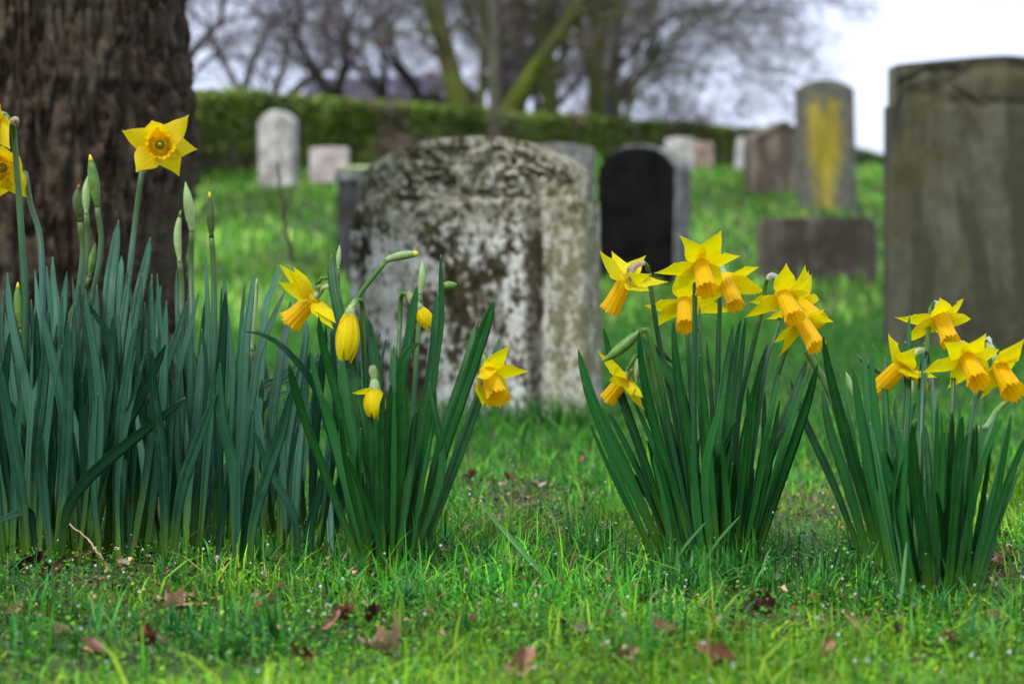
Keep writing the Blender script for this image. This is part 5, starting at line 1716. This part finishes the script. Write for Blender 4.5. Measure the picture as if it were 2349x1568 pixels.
def bud(label, d, pts, rpx, stem, m, group, tipm=None, rs=.0025, sm="stem_green", shape=None):
    foot = stem_foot(stem, d)
    root = empty("daffodil_bud", foot[0], label, "daffodil bud", group)
    mb = MB()
    body = [P(q[0], q[1], d) for q in pts]
    sp = spline([body[0]] + foot[::-1], 36)
    tube(mb, sp, np.linspace(rs * .9, rs * 1.25, 36), 10)
    link("stem", mb.mesh("stem"), M[sm], root)
    n_ = 16
    r = rpx * d / F
    rad = [max(.0006, r * (math.sin(math.pi * (i / (n_ - 1) * .93 + .07)) ** .8 if shape is None else shape(i / (n_ - 1)))) for i in range(n_)]
    rad[0] = rs * .95
    mb = MB()
    tube(mb, spline(body, n_), np.array(rad), 10)
    b_ = link("bud", mb.mesh("bud"), M[m], root)
    if tipm:
        mb = MB()
        k = 3
        s2 = spline(body, n_)[-k:]
        tube(mb, s2, np.array(rad[-k:]) * 1.06 + .0001, 10)
        link("bud_tip", mb.mesh("bud_tip"), M[tipm], b_)
    return root
GB = "upright daffodil buds at the left"
bl = [("dark green upright bud with an orange tip, leftmost of the three before the trunk", c1(460, 885), c1(445, 760), c1(455, 668), 11, "bud_dark", "wilt", [c1(470, 1150), c5(290, 700), c5(270, 1330)], 2.2),
      ("pale green upright bud squeezed between two darker ones before the trunk", c1(497, 840), c1(495, 700), c1(508, 618), 9, "bud_pale", None, [c1(495, 1100), c5(300, 700), c5(290, 1330)], 2.24),
      ("tallest green upright bud before the trunk", c1(560, 800), c1(535, 620), c1(518, 498), 13, "bud_green", "bud_yellow", [c1(575, 1100), c5(350, 600), c5(320, 1330)], 2.16),
      ("light green bud low at the right edge of the trunk", c1(1034, 1118), c1(1022, 960), c1(1040, 818), 9, "bud_pale", "bud_green", [c1(1045, 1300), c5(870, 500), c5(850, 1340)], 2.18),
      ("pale green bud against the corner of trunk and lawn", c1(1104, 940), c1(1085, 780), c1(1068, 655), 12, "bud_pale", None, [c1(1100, 1200), c5(930, 500), c5(880, 1340)], 2.25),
      ("slim dark bud with a yellow tip standing clear of the trunk on its right", c1(1218, 975), c1(1212, 840), c1(1206, 712), 10, "bud_dark", "bud_yellow", [c1(1230, 1200), c5(1040, 600), c5(990, 1340)], 2.15),
      ("short green bud low at the left edge", c1(122, 1500), c1(105, 1350), c1(103, 1232), 11, "bud_green", "bud_yellow", [c5(115, 400), c5(130, 900), c5(130, 1350)], 2.05),
      ("small yellowish bud peeping between leaves under the tallest bud", c1(515, 1200), c1(530, 1100), c1(548, 1010), 8, "bud_green", None, [c5(320, 300), c5(330, 800), c5(310, 1340)], 2.26),
      ("whitish green bud sunk among the leaves right of the trunk", c5(1222, 380), c5(1230, 200), c5(1245, 30), 8, "bud_pale", None, [c5(1215, 600), c5(1190, 1000), c5(1160, 1350)], 2.12)]
for lb, a_, b_, c_, r_, m_, tm_, st, dd in bl:
    bud(lb, dd, [a_, b_, c_], r_, st, m_, GB, tm_, rs=.0031, sm="stem_blue")
bud("long yellow-tipped bud held out sideways on a bent stem before the lichened stone", 1.97, [c2(862, 258), c2(900, 240), c2(985, 222), c2(1072, 212)], 10, [c2(680, 490), c2(640, 600), (810, 760), (862, 1290)], "spathe_green", G2, "bud_yellow", shape=lambda t_: .45 + .55 * math.sin(math.pi * min(1, t_ * .85 + .1)) if t_ < .97 else .35)
bud("fat round green bud sticking out beside the tallest middle leaf", 1.95, [c2(1236, 448), c2(1250, 425), c2(1285, 422), c2(1328, 412)], 11, [(1008, 680), (1000, 850), (938, 1290)], "bud_green", G2, None, rs=.0022)
bud("pale papery sheath standing upright behind the middle clump", 2.05, [c2(1085, 480), c2(1098, 380), c2(1098, 262)], 9, [c2(1080, 620), (950, 900), (925, 1280)], "bud_pale", G2)
bud("pale green sheath just showing behind the leftmost tall leaf of the middle clump", 2.07, [c2(545, 310), c2(548, 240), c2(555, 158)], 6, [c2(545, 500), (790, 900), (862, 1290)], "bud_pale", G2)
bud("long green bud nodding left on an arched neck under the dense bunch", 1.93, [c3(560, 775), c3(500, 830), c3(400, 915), c3(288, 995)], 13, [c3(590, 765), c3(618, 800), c3(700, 1150), c3(780, 1568), (1604, 1290)], "bud_green", G3, None, rs=.0028)
bud("small green bud pointing down right behind the arched neck", 1.99, [c3(585, 860), c3(640, 880), c3(720, 940), c3(798, 1010)], 8, [c3(600, 900), c3(660, 1200), (1600, 1280)], "bud_dark", G3, None, rs=.002)
bud("small dark bud poking up left behind the leaves of the right-hand clump", 1.93, [c4(755, 775), c4(690, 730), c4(620, 680), c4(563, 630)], 8, [c4(790, 900), c4(800, 1200), (2060, 1345)], "bud_dark", G4, None, rs=.002)
bud("pale empty sheath leaning left among the right-hand leaves", 1.98, [c4(560, 985), c4(520, 880), c4(485, 765)], 9, [c4(600, 1150), (2000, 1200), (2040, 1330)], "bud_pale", G4, None, rs=.002)
bud("pale translucent sheath below the swan-necked daffodil", 1.90, [c4(945, 1005), c4(975, 900), c4(990, 790)], 9, [c4(940, 1200), (2085, 1200), (2095, 1360)], "bud_pale", G4, None, rs=.002)
def bent_stem(label, px, d, m, r, group):
    foot = stem_foot(px, d)
    mb = MB()
    sp = spline(foot[::-1], 30)
    tube(mb, sp, np.linspace(r * .9, r * 1.2, 30), 10)
    o_ = link("flower_stalk", mb.mesh("flower_stalk"), M[m])
    tag(o_, label, "flower stalk", group)
bent_stem("thick pale green bent stalk between the dense bunch and the right-hand clump", [c3(1735, 918), c3(1790, 1010), c3(1905, 1230), (1960, 1080), (2030, 1310)], 1.95, "bud_green", .0034, "bent stalks")
bent_stem("pale bent stalk at the far right of the right-hand clump", [c4(1750, 960), c4(1640, 1060), c4(1560, 1185), c4(1475, 1265), (2200, 1200), (2190, 1370)], 1.93, "bud_green", .0028, "bent stalks")

# ------------------------------------------------------------------ fallen leaves, twigs
def dead_leaf_mesh(L, W, lobes, g, curl):
    V, uv = [], []
    nr, na = 5, 36
    ph_ = g.uniform(0, 6)
    V.append((0, 0, 0))
    uv.append((.5, .5))
    for i in range(1, nr + 1):
        f = i / nr
        for k in range(na):
            a = 2 * math.pi * k / na
            r = (1 + lobes * math.sin(5 * a + ph_) + lobes * math.sin(9 * a + 2 * ph_)) * (.86 + .34 * abs(math.cos(a)) ** 5)
            x_, y_ = math.cos(a) * L / 2 * f * (1 if i < nr else r), math.sin(a) * W / 2 * f * (1 if i < nr else r)
            z_ = curl * (y_ ** 2) / W * 2.2 + curl * .8 * (x_ ** 2) / L + .16 * W * math.sin(x_ / L * 9 + ph_ + y_ / W * 5) * f - .06 * W * math.exp(-(y_ / W * 14) ** 2)
            V.append((x_, y_, z_))
            uv.append((.5 + x_ / L, .5 + y_ / W))
    Fc = [(0, 1 + k, 1 + (k + 1) % na) for k in range(na)]
    for i in range(nr - 1):
        for k in range(na):
            a0, b0 = 1 + i * na + k, 1 + i * na + (k + 1) % na
            Fc.append((a0, a0 + na, b0 + na, b0))
    mb = MB()
    mb.add(V, Fc, uv)
    n0 = len(V)
    mb.add([(x_, y_, z_ - .0005) for x_, y_, z_ in V], [f[::-1] for f in Fc], uv)
    me = mb.mesh("fallen_leaf")
    return me

def dead_mat(name, c1_, c2_):
    t = NT(name)
    a = t.noise(t.obj(), 110, 6, .7)
    t.col(t.ramp(a, [(.3, c1_), (.7, c2_)]))
    t.set(Roughness=.55)
    t.bump(a, .6, .002)
    return t.m
DM = {"red": dead_mat("reddish_leaf", (.10, .03, .015), (.28, .10, .055)), "pink": dead_mat("pinkish_leaf", (.28, .11, .07), (.55, .30, .23)), "dark": dead_mat("dark_leaf", (.02, .008, .006), (.10, .035, .02)), "tan": dead_mat("tan_leaf", (.26, .15, .08), (.50, .34, .21)), "pale": dead_mat("pale_leaf", (.38, .30, .24), (.62, .54, .46))}
def fallen(u, v_, L, m, label, tilt=None, seed=0, W=None, lift=.010, curl=1.2, group=None):
    g = random.Random(seed or int(u * 3 + v_))
    if v_ > 1560:
        d = CAMH * F / (v_ - 700)
        p_ = np.array([(u - 1174.5) * d / F, d, 0])
        p_[2] = float(terrain(p_[0], p_[1]))
    else:
        p_ = G(u, v_)
    me = dead_leaf_mesh(L * .78, W or L * g.uniform(.35, .6), .07, g, curl * g.uniform(1.2, 2.6))
    o_ = link("fallen_leaf", me, DM[m])
    o_.location = (p_[0], p_[1], p_[2] + lift)
    t_ = tilt if tilt is not None else g.uniform(.2, .7)
    o_.rotation_euler = (t_ + g.uniform(-.2, .5), g.uniform(-.7, .7), g.uniform(-1.4, 1.4))
    tag(o_, label, "fallen leaf", group or "dead leaves on the lawn")
for a_ in [(1165, 1580, .030, "pink", "big pinkish-brown curled leaf at the very bottom, left of the dark red one", .9), (1655, 1578, .032, "red", "large dark red crumpled leaf at the bottom under the dense bunch", .6),
           (755, 1462, .020, "pink", "pinkish leaf with a dark edge in the lawn below the withered daffodil", .8), (790, 1458, .018, "red", "small red leaf touching the pinkish one in the front lawn", .5),
           (322, 1512, .022, "red", "reddish leaf lying in the front lawn below the dense left clump", .4), (385, 1424, .026, "tan", "tan leaf lying flat below the crossing blue-green leaves", .35),
           (445, 1412, .022, "tan", "light brown leaf right beside the tan one in the front lawn", .3), (1755, 1438, .030, "dark", "dark brown crumpled leaf in front of the dense bunch", .3),
           (62, 1332, .040, "dark", "large dark brown folded leaf at the foot of the left-edge clump", .9), (110, 1345, .030, "dark", "dark curled leaf overlapping the large folded one at the left", .5),
           (288, 1330, .016, "pale", "small whitish leaf scrap at the foot of the dense left clump", .8), (1085, 1112, .024, "red", "rust-red leaf behind the gap between the clumps", .6),
           (1165, 1118, .022, "red", "red-brown leaf further right in the gap between the clumps", .5), (1228, 1136, .026, "pale", "pale tan leaf upright in the gap before the dense bunch", .9),
           (1258, 1168, .022, "tan", "tan leaf just below the pale upright one", .5), (1200, 1352, .020, "red", "small maroon leaf in the lawn between the middle clumps", .6),
           (1478, 1418, .016, "dark", "small dark leaf below the left side of the dense bunch", .4), (1530, 1500, .026, "tan", "tan leaf in the blurred front lawn left of the dark red one", .4),
           (905, 1530, .030, "tan", "long tan leaf in the blurred front lawn near the bottom", .3), (640, 1385, .014, "pink", "small pink-brown leaf at the edge of the blue-green clumps", .4),
           (513, 1330, .016, "tan", "upright orange-tan sliver of leaf among the blue-green stems", 1.3), (430, 1350, .014, "red", "small russet leaf at the foot of the crossing leaves", 1.0),
           (850, 1455, .018, "dark", "dark speck of leaf in the front lawn under the withered daffodil", .4), (1330, 1085, .018, "tan", "tan leaf crumb on the lawn left of the dense bunch's outer leaf", .4),
           (2290, 1330, .024, "tan", "tan leaf on bare soil right of the right-hand clump", .4), (2330, 1310, .026, "red", "red-brown leaf by the right edge on bare soil", .5),
           (2310, 1250, .018, "red", "small red leaf behind the right-hand clump near the edge", .5), (1860, 1010, .022, "red", "reddish leaf on the lawn seen between the two right clumps", .5),
           (1060, 1470, .016, "red", "small red leaf in the middle of the front lawn", .5), (1960, 1470, .018, "tan", "tan leaf in the front lawn below the right-hand clump", .4),
           (140, 1500, .018, "tan", "small tan leaf in the front lawn near the left edge", .4), (2150, 1520, .018, "red", "brown-red leaf deep in the front grass near the right corner", .5),
           (245, 1540, .022, "pink", "pinkish leaf in the blurred front lawn near the left corner", .6), (545, 1470, .018, "dark", "dark leaf in the front lawn under the gap between the left clumps", .6),
           (600, 1425, .020, "tan", "light tan leaf in the front lawn right of the crossing leaves", .7), (700, 1545, .020, "red", "red-brown leaf at the bottom left of the long tan one", .7),
           (1000, 1400, .014, "tan", "tan leaf at the front of the middle clump", .6), (1340, 1480, .018, "pale", "pale leaf in the front lawn between the middle clumps", .8),
           (1420, 1545, .022, "tan", "tan leaf at the bottom left of the dark red one", .7), (1880, 1540, .020, "pink", "pinkish leaf at the bottom right of the dark red one", .7),
           (2050, 1490, .016, "dark", "dark leaf in the front lawn below the right-hand clump", .6), (2290, 1460, .020, "tan", "tan leaf in the grass near the right edge", .7),
           (30, 1440, .020, "tan", "tan leaf in the front lawn at the left edge", .7), (1700, 1480, .016, "pink", "small pinkish leaf above the dark red one", .7)]:
    fallen(a_[0], a_[1], a_[2], a_[3], a_[4], a_[5])
M["straw"] = simple("dry_straw", (.46, .32, .20), .6, .25, 80)
M["stick"] = simple("grey_stick", (.22, .17, .14), .8, .3, 60)
def twig(label, px, ds, r0, r1, m, name="twig", side=()):
    pts = [P(u, v_, d) for (u, v_), d in zip(px, ds)]
    mb = MB()
    sp = spline(pts, 24)
    g = np.random.default_rng(int(px[0][0]))
    sp[1:-1] += g.normal(0, r0 * .35, (22, 3))
    tube(mb, sp, np.linspace(r0, r1, 24), 7)
    for j, e in side:
        tube(mb, spline([sp[j], (sp[j] + e) / 2 + .001, sp[j] + np.array(e)], 6), np.linspace(r0 * .5, r1 * .5, 6), 5)
    o_ = link(name, mb.mesh(name), M[m])
    tag(o_, label, name.replace("_", " "))
g1, g2 = G(254, 1330), G(140, 1215)
twig("thin straw-coloured stalk slanting out of the grass before the dense left clump", [(256, 1322), (235, 1280), (200, 1235), (170, 1210), (142, 1195)], [1.92, 1.92, 1.93, 1.93, 1.94], .0012, .0006, "straw", "dry_stalk")
ga, gb = G(1012, 1252), G(1222, 1168)
twig("grey-brown stick lying on the ground in the gap between the middle clumps", [(1010, 1238), (1075, 1212), (1140, 1190), (1190, 1168), (1225, 1153)], [ga[1], ga[1] * .6 + gb[1] * .4 - .03, ga[1] * .4 + gb[1] * .6, gb[1] - .03, gb[1]], .0040, .0030, "stick", "stick")
twig("short pale straw beside the foot of the middle clump", [(772, 1325), (785, 1290), (800, 1265)], [1.9, 1.91, 1.92], .0012, .0008, "straw", "dry_stalk")
twig("blurred reddish dead stalk upright on the lawn right of the trunk", [(672, 600), (655, 520), (645, 440), (636, 372)], [4.2, 4.2, 4.2, 4.2], .004, .0022, "twig_pink", "dead_stalk")
# broad grass leaves leaning in the foreground
def big_blade(label, px, w, d0, d1, m):
    n_ = len(px)
    pts = [P(u, v_, d0 + (d1 - d0) * i / (n_ - 1)) for i, (u, v_) in enumerate(px)]
    o_ = link("grass_blade", leaf_mesh(pts, w, .2, thick=.0004, fold=.35, blunt=.35), M[m])
    tag(o_, label, "grass blade", "broad grass blades")
M["blade"] = leaf_mat("broad_blade", (.04, .17, .03), (.07, .24, .05), (.06, .2, .03), .4)
big_blade("broad bright green grass blade leaning left across the gap between the clumps", [(1300, 1368), (1250, 1320), (1190, 1255), (1110, 1165)], .0058, 1.72, 1.80, "blade")
big_blade("narrow green blade crossing the foot of the middle right clump from its left", [(1545, 1340), (1560, 1270), (1620, 1195)], .0028, 1.80, 1.80, "blade")
big_blade("narrow green blade crossing the foot of the middle right clump from its right", [(1590, 1340), (1640, 1250), (1700, 1180)], .0026, 1.80, 1.80, "blade")
big_blade("upright narrow blade before the right-hand clump", [(2055, 1440), (2070, 1340), (2080, 1240)], .0032, 1.6, 1.63, "blade")
big_blade("slim curved blade at the foot of the withered daffodil", [(905, 1370), (930, 1290), (1000, 1330)], .0026, 1.75, 1.78, "blade")
